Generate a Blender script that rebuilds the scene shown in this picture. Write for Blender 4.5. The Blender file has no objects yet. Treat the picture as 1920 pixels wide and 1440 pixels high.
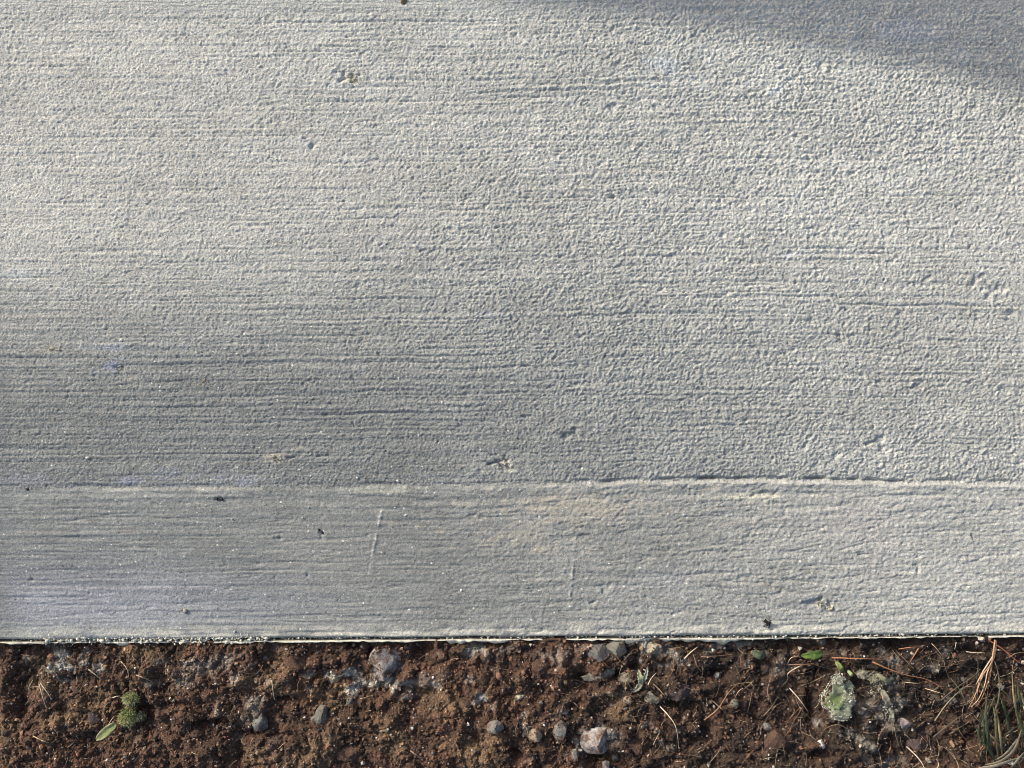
import bpy, math, random
import numpy as np
from mathutils import Vector, Matrix, noise as mnoise

random.seed(7)
rng = np.random.default_rng(11)
scene = bpy.context.scene
scene.render.engine = 'CYCLES'
COL = scene.collection

# ------------------------------------------------------------------ camera, light, exposure
S = 0.5 / 1920.0          # metres per photograph pixel at z = 0
CAM_H = 0.42
cam_d = bpy.data.cameras.new("camera")
cam_d.sensor_width = 36.0
cam_d.lens = 36.0 * CAM_H / 0.5
cam_d.clip_start = 0.01
cam_d.clip_end = 300.0
cam = bpy.data.objects.new("camera", cam_d)
cam.location = (0, 0, CAM_H)
COL.objects.link(cam)
scene.camera = cam

SUN_EL = math.radians(23.0)
SUN_DIR2 = np.array([-0.80, 0.60])            # horizontal direction towards the sun
to_sun = Vector((SUN_DIR2[0] * math.cos(SUN_EL), SUN_DIR2[1] * math.cos(SUN_EL), math.sin(SUN_EL)))

world = bpy.data.worlds.new("World")
scene.world = world
world.use_nodes = True
wn = world.node_tree
bg = wn.nodes["Background"]
sky = wn.nodes.new("ShaderNodeTexSky")
sky.sky_type = 'NISHITA'
sky.sun_disc = False
sky.sun_elevation = SUN_EL
# sun_rotation: 0 = +Y, turning clockwise seen from above
sky.sun_rotation = math.atan2(SUN_DIR2[0], SUN_DIR2[1])
sky.air_density = 1.0
sky.dust_density = 4.0
sky.ozone_density = 0.4
wn.links.new(sky.outputs[0], bg.inputs[0])
bg.inputs[1].default_value = 0.14

sun_d = bpy.data.lights.new("sun", 'SUN')
sun_d.energy = 3.1
sun_d.angle = math.radians(0.55)
sun_d.color = (1.0, 0.945, 0.86)
sun = bpy.data.objects.new("sun", sun_d)
sun.rotation_euler = to_sun.to_track_quat('Z', 'Y').to_euler()
COL.objects.link(sun)

scene.view_settings.view_transform = 'Standard'
scene.view_settings.look = 'None'
scene.view_settings.gamma = 1.0
scene.view_settings.use_curve_mapping = False
scene.view_settings.exposure = 0.66
scene.cycles.filter_width = 0.9

# ------------------------------------------------------------------ helpers
def smooth01(t):
    t = np.clip(t, 0, 1)
    return t * t * (3 - 2 * t)

EDGE_PX = ([-400, 0, 250, 480, 700, 960, 1200, 1440, 1680, 1920, 2320], [1210, 1207, 1206, 1204.5, 1203, 1201, 1200, 1199, 1197, 1195, 1193])
BAND_PX = ([-400, 0, 300, 640, 960, 1100, 1280, 1500, 1700, 1920, 2320], [917, 916, 914, 912, 909, 905, 899, 900, 904, 906, 908])

def base_z(x, y):
    """Slow shape of the slab: it rolls down towards its edge, more on the left."""
    x = np.asarray(x, float); y = np.asarray(y, float)
    amp = 0.006 + 0.016 * (1 - smooth01((x + 0.22) / 0.42))
    t = np.clip((0.05 - y) / 0.19, 0, 1.6)
    roll = np.where(t < 1, t * t * (3 - 2 * t) * 0.5 + 0.5 * t * t, 1 + 0 * t)
    return -amp * roll

def P(px, py, dz=0.0):
    """Point on the surface seen at a pixel of the photograph."""
    k = 1.0
    for _ in range(6):
        x = (px - 960) * S * k; y = (720 - py) * S * k
        z = float(base_z(x, y)) + dz
        k = (CAM_H - z) / CAM_H
    return Vector(((px - 960) * S * k, (720 - py) * S * k, z))

def curve_y(tab):
    pts = [P(a, b) for a, b in zip(*tab)]
    xs = np.array([p.x for p in pts]); ys = np.array([p.y for p in pts])
    return lambda x: np.interp(x, xs, ys)
edge_lin = curve_y(EDGE_PX); band_lin = curve_y(BAND_PX)
def smooth_curve(f):
    xs = np.linspace(-0.4, 0.4, 1601); ys = f(xs)
    k = np.exp(-0.5 * (np.arange(-80, 81) / 28.0) ** 2); k /= k.sum()
    yp = np.pad(ys, 80, mode='edge'); yy = np.convolve(yp, k, mode='valid')
    return lambda x: np.interp(x, xs, yy)
edge_y = smooth_curve(edge_lin); band_y0 = smooth_curve(band_lin)
_wx = np.linspace(-0.4, 0.4, 1601)
_k = np.exp(-0.5 * (np.arange(-30, 31) / 8.0) ** 2)
_wob = np.convolve(rng.normal(size=1661), _k, mode='valid'); _wob /= _wob.std()
band_y = lambda x: band_y0(x) + 0.00022 * np.interp(x, _wx, _wob)

def spectral(ny, nx, ly, lx, seed, step=1.0, power=None):
    """Unit-variance smooth noise with correlation lengths ly, lx (in samples)."""
    r = np.random.default_rng(seed)
    f = np.fft.rfft2(r.normal(size=(ny, nx)).astype(np.float32))
    ky = np.fft.fftfreq(ny)[:, None]; kx = np.fft.rfftfreq(nx)[None, :]
    g = np.exp(-2 * (math.pi ** 2) * ((ky * ly) ** 2 + (kx * lx) ** 2))
    n = np.fft.irfft2(f * g, s=(ny, nx))
    return ((n - n.mean()) / n.std()).astype(np.float32)

def fast_mesh(name, verts, quads=None, tris=None, smooth=True, color=None, extra=None):
    me = bpy.data.meshes.new(name)
    verts = np.asarray(verts, np.float32)
    nq = 0 if quads is None else len(quads); nt = 0 if tris is None else len(tris)
    me.vertices.add(len(verts)); me.vertices.foreach_set("co", verts.ravel())
    loops = []; starts = []
    if nq:
        q = np.asarray(quads, np.int32); loops.append(q.ravel()); starts.append(np.arange(nq) * 4)
    if nt:
        t = np.asarray(tris, np.int32); loops.append(t.ravel()); starts.append(nq * 4 + np.arange(nt) * 3)
    loops = np.concatenate(loops).astype(np.int32); starts = np.concatenate(starts).astype(np.int32)
    me.loops.add(len(loops)); me.loops.foreach_set("vertex_index", loops)
    me.polygons.add(nq + nt); me.polygons.foreach_set("loop_start", starts)
    me.polygons.foreach_set("use_smooth", np.full(nq + nt, smooth, bool))
    me.update(calc_edges=True)
    me.validate()
    if color is not None:
        c = np.ones((len(verts), 4), np.float32); c[:, :3] = color
        a = me.color_attributes.new("tint", 'FLOAT_COLOR', 'POINT'); a.data.foreach_set("color", c.ravel())
    if extra is not None:
        for k, v in extra.items():
            a = me.attributes.new(k, 'FLOAT', 'POINT'); a.data.foreach_set("value", np.asarray(v, np.float32).ravel())
    return me

def link(name, me, mat, parent=None):
    o = bpy.data.objects.new(name, me)
    COL.objects.link(o)
    if mat is not None:
        me.materials.append(mat)
    if parent is not None:
        o.parent = parent
    return o

def tag(o, label=None, cat=None, group=None, kind=None):
    if label: o["label"] = label
    if cat: o["category"] = cat
    if group: o["group"] = group
    if kind: o["kind"] = kind
    return o

def grid_quads(ny, nx, off=0):
    i = np.arange(ny - 1)[:, None] * nx + np.arange(nx - 1)[None, :]
    i = i.ravel() + off
    return np.stack([i, i + 1, i + nx + 1, i + nx], 1)

# ------------------------------------------------------------------ materials
def new_mat(name):
    m = bpy.data.materials.new(name); m.use_nodes = True
    nt = m.node_tree; b = nt.nodes["Principled BSDF"]
    b.inputs["Specular IOR Level"].default_value = 0.3
    return m, nt, b

def noise_node(nt, scale, detail=3, rough=0.55, coord=None, dist=0):
    n = nt.nodes.new("ShaderNodeTexNoise"); n.inputs["Scale"].default_value = scale
    n.inputs["Detail"].default_value = detail; n.inputs["Roughness"].default_value = rough
    n.inputs["Distortion"].default_value = dist
    if coord is not None: nt.links.new(coord, n.inputs["Vector"])
    return n

def ramp(nt, src, stops):
    r = nt.nodes.new("ShaderNodeValToRGB"); e = r.color_ramp.elements
    while len(e) < len(stops): e.new(0.5)
    for el, (p, c) in zip(e, stops):
        el.position = p; el.color = (c[0], c[1], c[2], 1) if hasattr(c, '__len__') else (c, c, c, 1)
    nt.links.new(src, r.inputs[0]); return r

def mul(nt, a, b, mode='MULTIPLY', fac=1.0):
    m = nt.nodes.new("ShaderNodeMix"); m.data_type = 'RGBA'; m.blend_type = mode
    m.inputs[0].default_value = fac
    nt.links.new(a, m.inputs[6]); nt.links.new(b, m.inputs[7]); return m.outputs[2]

def bump(nt, b, src, dist, strength=1.0, prev=None):
    n = nt.nodes.new("ShaderNodeBump"); n.inputs["Distance"].default_value = dist
    n.inputs["Strength"].default_value = strength
    nt.links.new(src, n.inputs["Height"])
    if prev is not None: nt.links.new(prev, n.inputs["Normal"])
    nt.links.new(n.outputs[0], b.inputs["Normal"]); return n.outputs[0]

def coords(nt, kind="Object", scale=None):
    t = nt.nodes.new("ShaderNodeTexCoord"); o = t.outputs[kind]
    if scale:
        m = nt.nodes.new("ShaderNodeMapping"); m.inputs["Scale"].default_value = scale
        nt.links.new(o, m.inputs[0]); o = m.outputs[0]
    return o

def tint_mat(name, rough=0.85, noise_scale=900, lo=0.8, hi=1.15, bump_d=0.0, bump_scale=1500, spec=0.25, attr=True, color=(1, 1, 1), sss=0):
    """Material with its colour from the 'tint' attribute (or a constant), broken up by fine noise."""
    m, nt, b = new_mat(name)
    c = coords(nt)
    n = noise_node(nt, noise_scale, 4, 0.6, c)
    r = ramp(nt, n.outputs[0], [(0.25, lo), (0.75, hi)])
    if attr:
        a = nt.nodes.new("ShaderNodeVertexColor"); a.layer_name = "tint"; src = a.outputs[0]
    else:
        a = nt.nodes.new("ShaderNodeRGB"); a.outputs[0].default_value = (*color, 1); src = a.outputs[0]
    nt.links.new(mul(nt, src, r.outputs[0]), b.inputs["Base Color"])
    b.inputs["Roughness"].default_value = rough
    b.inputs["Specular IOR Level"].default_value = spec
    if bump_d:
        n2 = noise_node(nt, bump_scale, 3, 0.6, c)
        bump(nt, b, n2.outputs[0], bump_d)
    return m

def concrete_mat(name, grain_bump):
    m, nt, b = new_mat(name)
    c = coords(nt)
    a = nt.nodes.new("ShaderNodeVertexColor"); a.layer_name = "tint"
    n1 = noise_node(nt, 1400, 3, 0.7, c)
    r1 = ramp(nt, n1.outputs[0], [(0.32, 0.62), (0.50, 1.0), (0.68, 1.38)])
    col = mul(nt, a.outputs[0], r1.outputs[0])
    # tiny white grains of sand standing out of the paste
    v = nt.nodes.new("ShaderNodeTexVoronoi"); v.inputs["Scale"].default_value = 520; nt.links.new(c, v.inputs["Vector"])
    rv = ramp(nt, v.outputs["Distance"], [(0.0, 1.0), (0.16, 0.85), (0.30, 0.0)])
    sep = nt.nodes.new("ShaderNodeSeparateColor"); nt.links.new(v.outputs["Color"], sep.inputs[0])
    gt = nt.nodes.new("ShaderNodeMath"); gt.operation = 'GREATER_THAN'; gt.inputs[1].default_value = 0.93
    nt.links.new(sep.outputs[0], gt.inputs[0])
    mm = nt.nodes.new("ShaderNodeMath"); mm.operation = 'MULTIPLY'
    nt.links.new(rv.outputs[0], mm.inputs[0]); nt.links.new(gt.outputs[0], mm.inputs[1])
    mix = nt.nodes.new("ShaderNodeMix"); mix.data_type = 'RGBA'
    nt.links.new(mm.outputs[0], mix.inputs[0]); nt.links.new(col, mix.inputs[6]); mix.inputs[7].default_value = (0.60, 0.60, 0.57, 1)
    nt.links.new(mix.outputs[2], b.inputs["Base Color"])
    b.inputs["Roughness"].default_value = 0.78
    b.inputs["Specular IOR Level"].default_value = 0.35
    # fine relief; the coarser relief is in the mesh, except far outside the photograph
    n2 = noise_node(nt, 1100, 4, 0.65, c)
    nb = bump(nt, b, n2.outputs[0], grain_bump)
    at = nt.nodes.new("ShaderNodeAttribute"); at.attribute_name = "outer"
    cs = coords(nt, scale=(60, 900, 300))
    n3 = noise_node(nt, 1.0, 2, 0.5, cs)
    n4 = noise_node(nt, 420, 2, 0.5, c)
    ad = nt.nodes.new("ShaderNodeMath"); ad.operation = 'ADD'
    nt.links.new(n3.outputs[0], ad.inputs[0]); nt.links.new(n4.outputs[0], ad.inputs[1])
    ml = nt.nodes.new("ShaderNodeMath"); ml.operation = 'MULTIPLY'
    nt.links.new(ad.outputs[0], ml.inputs[0]); nt.links.new(at.outputs["Fac"], ml.inputs[1])
    bump(nt, b, ml.outputs[0], 0.0012, 1.0, nb)
    return m

M_slab = concrete_mat("broomed_concrete", 0.00055)
M_band = concrete_mat("trowelled_concrete", 0.00022)
M_fin = tint_mat("cement_paste", 0.85, 700, 0.8, 1.12, 0.0003, 1300)
M_crumb = tint_mat("soil_grains", 0.8, 1500, 0.7, 1.25, 0.0, spec=0.35)
M_fibre = tint_mat("dry_fibre", 0.6, 1200, 0.75, 1.2, 0.0, spec=0.4)

def soil_mat():
    m, nt, b = new_mat("damp_soil")
    c = coords(nt)
    a = nt.nodes.new("ShaderNodeVertexColor"); a.layer_name = "tint"
    n1 = noise_node(nt, 600, 5, 0.7, c)
    r1 = ramp(nt, n1.outputs[0], [(0.3, 0.35), (0.5, 1.0), (0.7, 1.8)])
    nt.links.new(mul(nt, a.outputs[0], r1.outputs[0]), b.inputs["Base Color"])
    b.inputs["Roughness"].default_value = 0.75
    b.inputs["Specular IOR Level"].default_value = 0.35
    n2 = noise_node(nt, 700, 5, 0.75, c)
    n3 = noise_node(nt, 170, 4, .7, c); nb = bump(nt, b, n3.outputs[0], 0.0035)
    bump(nt, b, n2.outputs[0], 0.0030, 1.0, nb)
    return m
M_soil = soil_mat()

# ------------------------------------------------------------------ slab: broomed field and trowelled margin
STEP = 0.000495
XMAX = 0.268
def stretched(core, far, first, ratio=1.35):
    """Coordinates continuing a core array out to 'far' with growing spacing."""
    out = []; d = first; x = core
    sgn = 1 if far > core else -1
    while abs(x - core) < abs(far - core):
        x += sgn * d; d *= ratio; out.append(x)
    out[-1] = far
    return out

xc = np.arange(-XMAX, XMAX + STEP / 2, STEP)
xs = np.concatenate([np.array(stretched(xc[0], -3.0, STEP))[::-1], xc, stretched(xc[-1], 3.0, STEP)])
nL = int(np.sum(xs < xc[0] - 1e-9)); nxc = len(xc)
BW = 0.0765                                          # nominal margin width
tc_band = np.concatenate([[0.0, 0.0003], np.linspace(0.0008, BW, int(BW / STEP))])
tc_main = np.arange(BW, 0.322, STEP)
tc_main_far = np.array(stretched(tc_main[-1], 2.4, STEP))

def field_grid(ts):
    X = np.broadcast_to(xs[None, :], (len(ts), len(xs)))
    ye = edge_y(xs)[None, :]; yb = band_y(xs)[None, :]
    t = ts[:, None]
    Y = np.where(t <= BW, ye + t / BW * (yb - ye), yb + (t - BW))
    return X.copy(), Y

def place_core(arr, nrows, ncols_total):
    out = np.zeros((nrows, ncols_total), np.float32)
    out[:arr.shape[0], nL:nL + nxc] = arr
    return out

win_x = np.clip(np.minimum((XMAX - np.abs(xc)) / 0.02, 1), 0, 1)[None, :]
NY_M = len(tc_main)
mm = 0.001

def pixel_maps(X, Y):
    """Back to photograph pixels (for where marks lie)."""
    Z = base_z(X, Y); k = CAM_H / (CAM_H - Z)
    return X * k / S + 960, 720 - Y * k / S

def gauss(px, py, cx, cy, rx, ry, rot=0):
    dx = px - cx; dy = py - cy
    if rot:
        c, s = math.cos(rot), math.sin(rot); dx, dy = dx * c + dy * s, -dx * s + dy * c
    return np.exp(-((dx / rx) ** 2 + (dy / ry) ** 2))

# pits: px, py, rx, ry, depth mm
PITS = [(653, 146, 14, 8, 1.6), (588, 275, 7, 6, 1.1), (1072, 818, 13, 8, 1.1), (932, 866, 17, 8, 1.7), (950, 875, 14, 7, 1.0),
        (1648, 828, 16, 9, 1.3), (1668, 842, 26, 5, 0.9), (1738, 520, 12, 8, 1.0), (1862, 540, 15, 10, 1.1), (1838, 524, 10, 8, 1.0),
        (1575, 638, 10, 7, 1.0), (1720, 725, 9, 5, 0.9), (1650, 716, 10, 6, 0.8), (1402, 790, 7, 4, 0.9), (1572, 852, 12, 4, 0.8),
        (1540, 130, 5, 8, 0.8), (1152, 200, 9, 7, 0.9), (1160, 148, 6, 5, 0.8), (612, 777, 6, 4, 0.8), (985, 780, 10, 3, 0.7),
        (218, 686, 12, 6, 0.9), (1520, 600, 8, 6, 0.8), (1485, 660, 9, 5, 0.8), (1655, 437, 8, 6, 0.9), (1395, 180, 10, 5, 0.9),
        (1515, 293, 9, 5, 0.9), (1603, 320, 7, 6, 0.8), (1898, 585, 12, 6, 0.9), (1885, 735, 12, 6, 1.0), (1690, 590, 8, 5, 0.8),
        (1413, 600, 7, 5, 0.8), (1330, 785, 7, 6, 0.7), (1535, 875, 10, 6, 0.7), (545, 857, 16, 4, 0.8), (600, 855, 14, 3, 0.7)]
rp = np.random.default_rng(5)
for _ in range(520):
    x = rp.uniform(0, 1)
    PITS.append((500 + 1450 * x ** 0.45, rp.uniform(250, 890), rp.uniform(1.8, 4.2), rp.uniform(1.5, 3.2), rp.uniform(0.35, 0.95)))
BPITS = [(1530, 1131, 22, 7, 1.8), (1556, 1140, 10, 7, 1.2), (1817, 1002, 9, 5, 1.0), (1635, 1032, 6, 4, 0.7), (1722, 1060, 4, 8, 0.8),
         (1614, 1040, 8, 4, 0.8), (1115, 1128, 6, 4, 1.0), (1132, 1108, 8, 8, 0.7), (1098, 966, 6, 4, 0.9), (885, 965, 6, 3, 0.8),
         (522, 1012, 5, 3, 0.9), (602, 1002, 4, 4, 1.0), (575, 1076, 4, 4, 0.7), (410, 936, 7, 3, 0.8), (56, 1085, 6, 3, 0.7),
         (1435, 925, 22, 4, 0.9), (1918, 948, 8, 4, 0.9), (345, 1145, 8, 8, 0.5), (1000, 1110, 5, 3, 0.5)]
for _ in range(70):
    BPITS.append((rp.uniform(150, 1920), rp.uniform(930, 1170), rp.uniform(1.5, 3), rp.uniform(1.2, 2.2), rp.uniform(0.2, 0.45)))

def add_pits(H, px, py, pits):
    for cx, cy, rx, ry, d in pits:
        j0, j1 = np.searchsorted(px[0], [cx - 3 * rx - 20, cx + 3 * rx + 20])
        rows = np.where((py[:, (j0 + j1) // 2 if j1 > j0 else j0 - 1] < cy + 3 * ry + 12) & (py[:, min(j0, py.shape[1] - 1)] > cy - 3 * ry - 12))[0]
        if len(rows) < 2 or j1 <= j0: continue
        sl = (slice(rows[0], rows[-1] + 1), slice(j0, j1))
        n = PIT_N[sl[0].start % 400: sl[0].start % 400 + len(rows), j0: j1]
        g = gauss(px[sl], py[sl], cx + n * rx * 0.45, cy + np.roll(n, 7, 1) * ry * 0.5, rx, ry)
        H[sl] -= d * 0.85 * mm * np.clip(g * 1.9 - .35, 0, 1)
PIT_N = spectral(NY_M + 420, nxc, 1.9, 2.2, 77)

def contour_lines(n, w):
    return -np.exp(-(n / w) ** 2)

def to_disp(px, py, W):     # helper: fades with place in the photograph
    return W

# ---- broomed field
Xm, Ym = field_grid(tc_main)
pxm, pym = pixel_maps(Xm[:, nL:nL + nxc], Ym[:, nL:nL + nxc])
ny, nx = pxm.shape
left = 1 - smooth01((pxm - 150) / 1300)
low = smooth01((pym - 300) / 600)
rough_amt = 0.62 + 0.55 * smooth01((pxm - 500) / 1200) + 0.12 * (1 - low) - 0.06 * left * low
patch = spectral(ny, nx, 60, 90, 21)
rough_amt = rough_amt * (1 + 0.10 * patch)
g1 = spectral(ny, nx, 0.60, 0.80, 1); g2 = spectral(ny, nx, 0.36, 0.42, 2); g3 = spectral(ny, nx, 2.4, 3.6, 3)
g1b = spectral(ny, nx, 0.65, 1.0, 14)
grain = 0.105 * np.maximum(g1, -0.9) + 0.06 * np.abs(g1b) + 0.145 * g2 + 0.07 * np.minimum(g3, 0.3) + 0.22 * np.minimum(spectral(ny, nx, 1.0, 1.5, 12) + 1.15, 0) + 0.16 * np.minimum(spectral(ny, nx, 1.2, 1.6, 13) + 1.9, 0)
b1 = spectral(ny, nx, 1.1, 45, 4); b2 = spectral(ny, nx, 0.9, 120, 5); b3 = spectral(ny, nx, 2.2, 120, 6)
band_mask = np.clip(0.8 + 0.3 * spectral(ny, nx, 22, 200, 7), 0.05, 1.5)
stri = 0.060 * b1 + 0.070 * spectral(ny, nx, 0.75, 32, 15) + 0.02 * b3
lines = contour_lines(spectral(ny, nx, 3.0, 110, 8), 0.10) * 0.16 + np.minimum(b2 + 2.1, 0) * 0.35
line_amt = (0.95 + 0.15 * smooth01((pym - 330) / 200)) * (0.45 + 0.55 * band_mask)
undul = 0.08 * spectral(ny, nx, 18, 40, 9) + 0.05 * spectral(ny, nx, 7, 16, 10)
tv = (tc_main[:, None] - BW) / mm
ph = 2 * math.pi * tv / 2.75 + 2.2 * spectral(ny, nx, 14, 480, 17) + 0.6 * spectral(ny, nx, 4, 70, 18)
ph2 = 2 * math.pi * tv / 1.7 + 2.0 * spectral(ny, nx, 10, 200, 19)
ripple = -0.13 * np.clip(np.cos(ph), 0, 1) ** 4 * np.clip(0.8 + .5 * spectral(ny, nx, 8, 40, 20), 0, 1.6) - 0.07 * np.clip(np.cos(ph2), 0, 1) ** 3
stri = stri + ripple
H = (grain * rough_amt + (stri + lines) * line_amt + undul) * mm
# a few long single score marks left by the broom
for (y0, x0, x1, d) in [(188, 560, 1330, .26), (228, 1290, 1640, .18), (402, 1010, 1760, .24), (470, 850, 1880, .22), (487, 1200, 1920, .26),
                        (405, 0, 560, .2), (437, 0, 700, .2), (300, 90, 640, .14), (560, 0, 360, .2), (690, 900, 1600, .15), (738, 1000, 1600, .17),
                        (853, 500, 1000, .18), (600, 1280, 1700, .12), (520, 1290, 1640, .16), (640, 640, 1250, .14), (775, 30, 520, .15),
                        (345, 80, 560, .13), (830, 600, 1100, .12), (665, 1500, 1800, .15)]:
    yy = y0 + 3.0 * np.sin(pxm / 260.0 + y0) - (pxm - 960) * 0.002
    e = smooth01((pxm - x0) / 90) * smooth01((x1 - pxm) / 90)
    H -= d * mm * np.exp(-((pym - yy) / 1.7) ** 2) * e * np.clip(0.8 + 0.5 * g3, 0.1, 1.4)
rl = np.random.default_rng(91)
for _ in range(120):
    y0 = rl.uniform(10, 890); x0 = rl.uniform(-500, 1500); x1 = x0 + rl.uniform(250, 1300); d = rl.uniform(.08, .22) * (1.25 if y0 > 360 else .8)
    r0, r1 = np.searchsorted(-pym[:, nx // 2], [-(y0 + 18), -(y0 - 18)])
    if r1 - r0 < 3: continue
    px_, py_ = pxm[r0:r1], pym[r0:r1]
    yy = y0 + 2.2 * np.sin(px_ / 330.0 + y0) - (px_ - 960) * 0.002
    H[r0:r1] -= d * mm * np.exp(-((py_ - yy) / 1.35) ** 2) * smooth01((px_ - x0) / 120) * smooth01((x1 - px_) / 120) * np.clip(0.9 + 0.6 * g3[r0:r1], 0.0, 1.6)
add_pits(H, pxm, pym, PITS)
# the trowel has cut a shallow groove along the margin, deeper to the right
dist_b = (Ym[:, nL:nL + nxc] - band_y(xc)[None, :]) / mm
gd = 0.30 + 1.15 * smooth01((pxm - 1050) / 200) - 0.45 * smooth01((pxm - 1700) / 200)
H -= gd * mm * np.exp(-((dist_b - 0.8) / 0.85) ** 2) * np.clip(0.8 + 0.4 * g3 + 0.6 * spectral(ny, nx, 30, 7, 16), 0.0, 2.0)
H -= 0.5 * mm * np.exp(-(dist_b / 9.0)) * (0.4 + gd) * 0.5
fade_y = np.ones_like(tc_main); fade_y[-30:] = np.linspace(1, 0, 30)
H *= win_x * fade_y[:, None]
Hm_row0 = H[0].copy()
# stains and dirt of the concrete, with soft shade painted into its base colour
def concrete_tint(px, py, seed, band=False):
    n_ = px.shape
    big = spectral(n_[0], n_[1], 70, 110, seed); mid = spectral(n_[0], n_[1], 14, 30, seed + 1); sm = spectral(n_[0], n_[1], 3, 5, seed + 2)
    shaded = smooth01((py - 330) / 480) * (1 - smooth01((px - 420 - 0.25 * (py - 400)) / 1100))  # soft shade painted into the colour, darkest at lower left
    shaded = shaded * 0.52 + 0.56 * smooth01((py - 300) / 520) * (1 - 0.58 * smooth01((px - 1150) / 750))
    shaded = np.clip(shaded + 0.05 * big * shaded, 0, 1)
    v = 0.445 * (1 - 0.51 * shaded) * (1 + 0.035 * big + 0.03 * mid + 0.03 * sm)
    if band:
        v = v * (0.95 - 0.05 * smooth01((px - 900) / 500)) * (1 + 0.05 * smooth01((py - 1090) / 90) + 0.26 * gauss(px, py, 60, 1150, 420, 70))
    v = v * (1 + 0.085 * np.clip(spectral(n_[0], n_[1], .38, .42, seed + 5), -2.5, 2.5) + 0.035 * spectral(n_[0], n_[1], .8, 6, seed + 6))
    fleck = spectral(n_[0], n_[1], .5, .55, seed + 7); v = v + 0.13 * np.clip(fleck - 2.1, 0, .9) - 0.20 * np.clip(-fleck - 2.0, 0, 1)
    c = np.stack([v * 1.0, v * 1.0, v * 0.915], -1)
    c[..., 2] *= 1 + 0.05 * shaded
    c[..., 0] *= 1 - 0.035 * shaded
    return c
def plain_tint(px, py, band=False):
    shaded = smooth01((py - 330) / 480) * (1 - smooth01((px - 420 - 0.25 * (py - 400)) / 1100))  # same painted shade, continued over the outer slab
    shaded = np.clip(shaded * 0.52 + 0.56 * smooth01((py - 300) / 520) * (1 - 0.58 * smooth01((px - 1150) / 750)), 0, 1)
    v = 0.445 * (1 - 0.51 * shaded) * (0.93 if band else 1.0)
    c = np.stack([v, v, v * 0.915], -1); c[..., 2] *= 1 + 0.05 * shaded; c[..., 0] *= 1 - 0.035 * shaded
    return c
def blob(c, px, py, cx, cy, rx, ry, col, a, n):
    w = np.clip(gauss(px, py, cx, cy, rx, ry) * 1.6 + 0.35 * n - 0.25, 0, 1) * a
    w = w * (gauss(px, py, cx, cy, rx * 2, ry * 2) > 0.05)
    c *= (1 - w[..., None]); c += w[..., None] * np.array(col)
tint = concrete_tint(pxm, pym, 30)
sn = spectral(ny, nx, 2, 4, 40)
for (cx, cy, rx, ry, col, a) in [(210, 650, 45, 7, (.40, .44, .50), .35), (30, 515, 45, 10, (.44, .49, .52), .35), (258, 899, 42, 9, (.33, .35, .42), .4),
                                (460, 903, 38, 10, (.36, .39, .45), .4), (95, 652, 26, 10, (.36, .34, .28), .6), (40, 900, 60, 8, (.30, .31, .37), .3),
                                (950, 200, 130, 14, (.46, .45, .36), .22), (1250, 120, 40, 18, (.46, .52, .58), .3), (515, 860, 20, 10, (.44, .41, .33), .6),
                                (210, 685, 12, 8, (.25, .27, .36), .6), (95, 720, 12, 8, (.33, .35, .43), .4), (170, 480, 70, 25, (.42, .42, .36), .15),
                                (245, 712, 14, 6, (.45, .42, .34), .5), (1480, 478, 16, 4, (.62, .64, .68), .5), (1450, 170, 10, 5, (.6, .64, .72), .4),
                                (1700, 60, 60, 20, (.42, .47, .56), .3), (920, 590, 25, 5, (.34, .35, .40), .4), (850, 330, 20, 60, (.47, .46, .37), .15),
                                (1130, 610, 14, 7, (.52, .49, .38), .4), (952, 874, 15, 9, (.50, .49, .40), .4), (655, 148, 14, 8, (.48, .46, .36), .6),
                                (760, 640, 260, 60, (.38, .38, .34), .10), (230, 445, 14, 8, (.52, .50, .38), .3), (285, 455, 14, 6, (.56, .54, .46), .4)]:
    blob(tint, pxm, pym, cx, cy, rx, ry, col, a, sn)
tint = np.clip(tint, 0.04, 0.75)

def full_arrays(core, nrows, mode="edge"):
    """Spread a core array over the whole grid (edge columns repeated outwards)."""
    nR = len(xs) - nL - nxc
    pad = [(0, nrows - core.shape[0]), (nL, nR)] + [(0, 0)] * (core.ndim - 2)
    return np.pad(core, pad, mode=mode)

ts_all = np.concatenate([tc_main, tc_main_far])
X, Y = field_grid(ts_all)
Hf = full_arrays(H, len(ts_all), mode="constant")
Z = base_z(X, Y) + Hf
Cf = full_arrays(tint.astype(np.float32), len(ts_all))
outer = np.clip(np.maximum((np.abs(X) - XMAX + 0.02) / 0.02, (ts_all[:, None] - tc_main[-1] + 0.015) / 0.015), 0, 1)
avg = np.array([0.40, 0.402, 0.397])
ppx, ppy = pixel_maps(X, Y)
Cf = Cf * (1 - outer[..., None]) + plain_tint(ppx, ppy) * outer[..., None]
V = np.stack([X, Y, Z], -1).reshape(-1, 3)
nyA, nxA = X.shape
# sides and bottom edge of the slab away from the camera
q = grid_quads(nyA, nxA)
def skirt(idx, V, depth, flip=False):
    base = len(V); low = V[idx].copy(); low[:, 2] = -depth
    i = np.arange(len(idx) - 1)
    qq = np.stack([idx[i], base + i, base + i + 1, idx[i + 1]], 1)
    if flip: qq = qq[:, ::-1]
    return low, qq
idx_top = (nyA - 1) * nxA + np.arange(nxA); idx_l = np.arange(nyA) * nxA; idx_r = idx_l + nxA - 1
Vs = [V]; Qs = [q]; Cs = [Cf.reshape(-1, 3)]; Os = [outer.ravel()]
for idx, fl in ((idx_top, True), (idx_l, True), (idx_r, False)):
    allV = np.concatenate(Vs); lowv, qq = skirt(idx, allV, 0.11, fl)
    Vs.append(lowv); Qs.append(qq); Cs.append(np.tile(avg, (len(idx), 1))); Os.append(np.ones(len(idx)))
me = fast_mesh("pavement", np.concatenate(Vs), quads=np.concatenate(Qs), color=np.concatenate(Cs), extra={"outer": np.concatenate(Os)})
pavement = link("pavement", me, M_slab)
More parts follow.
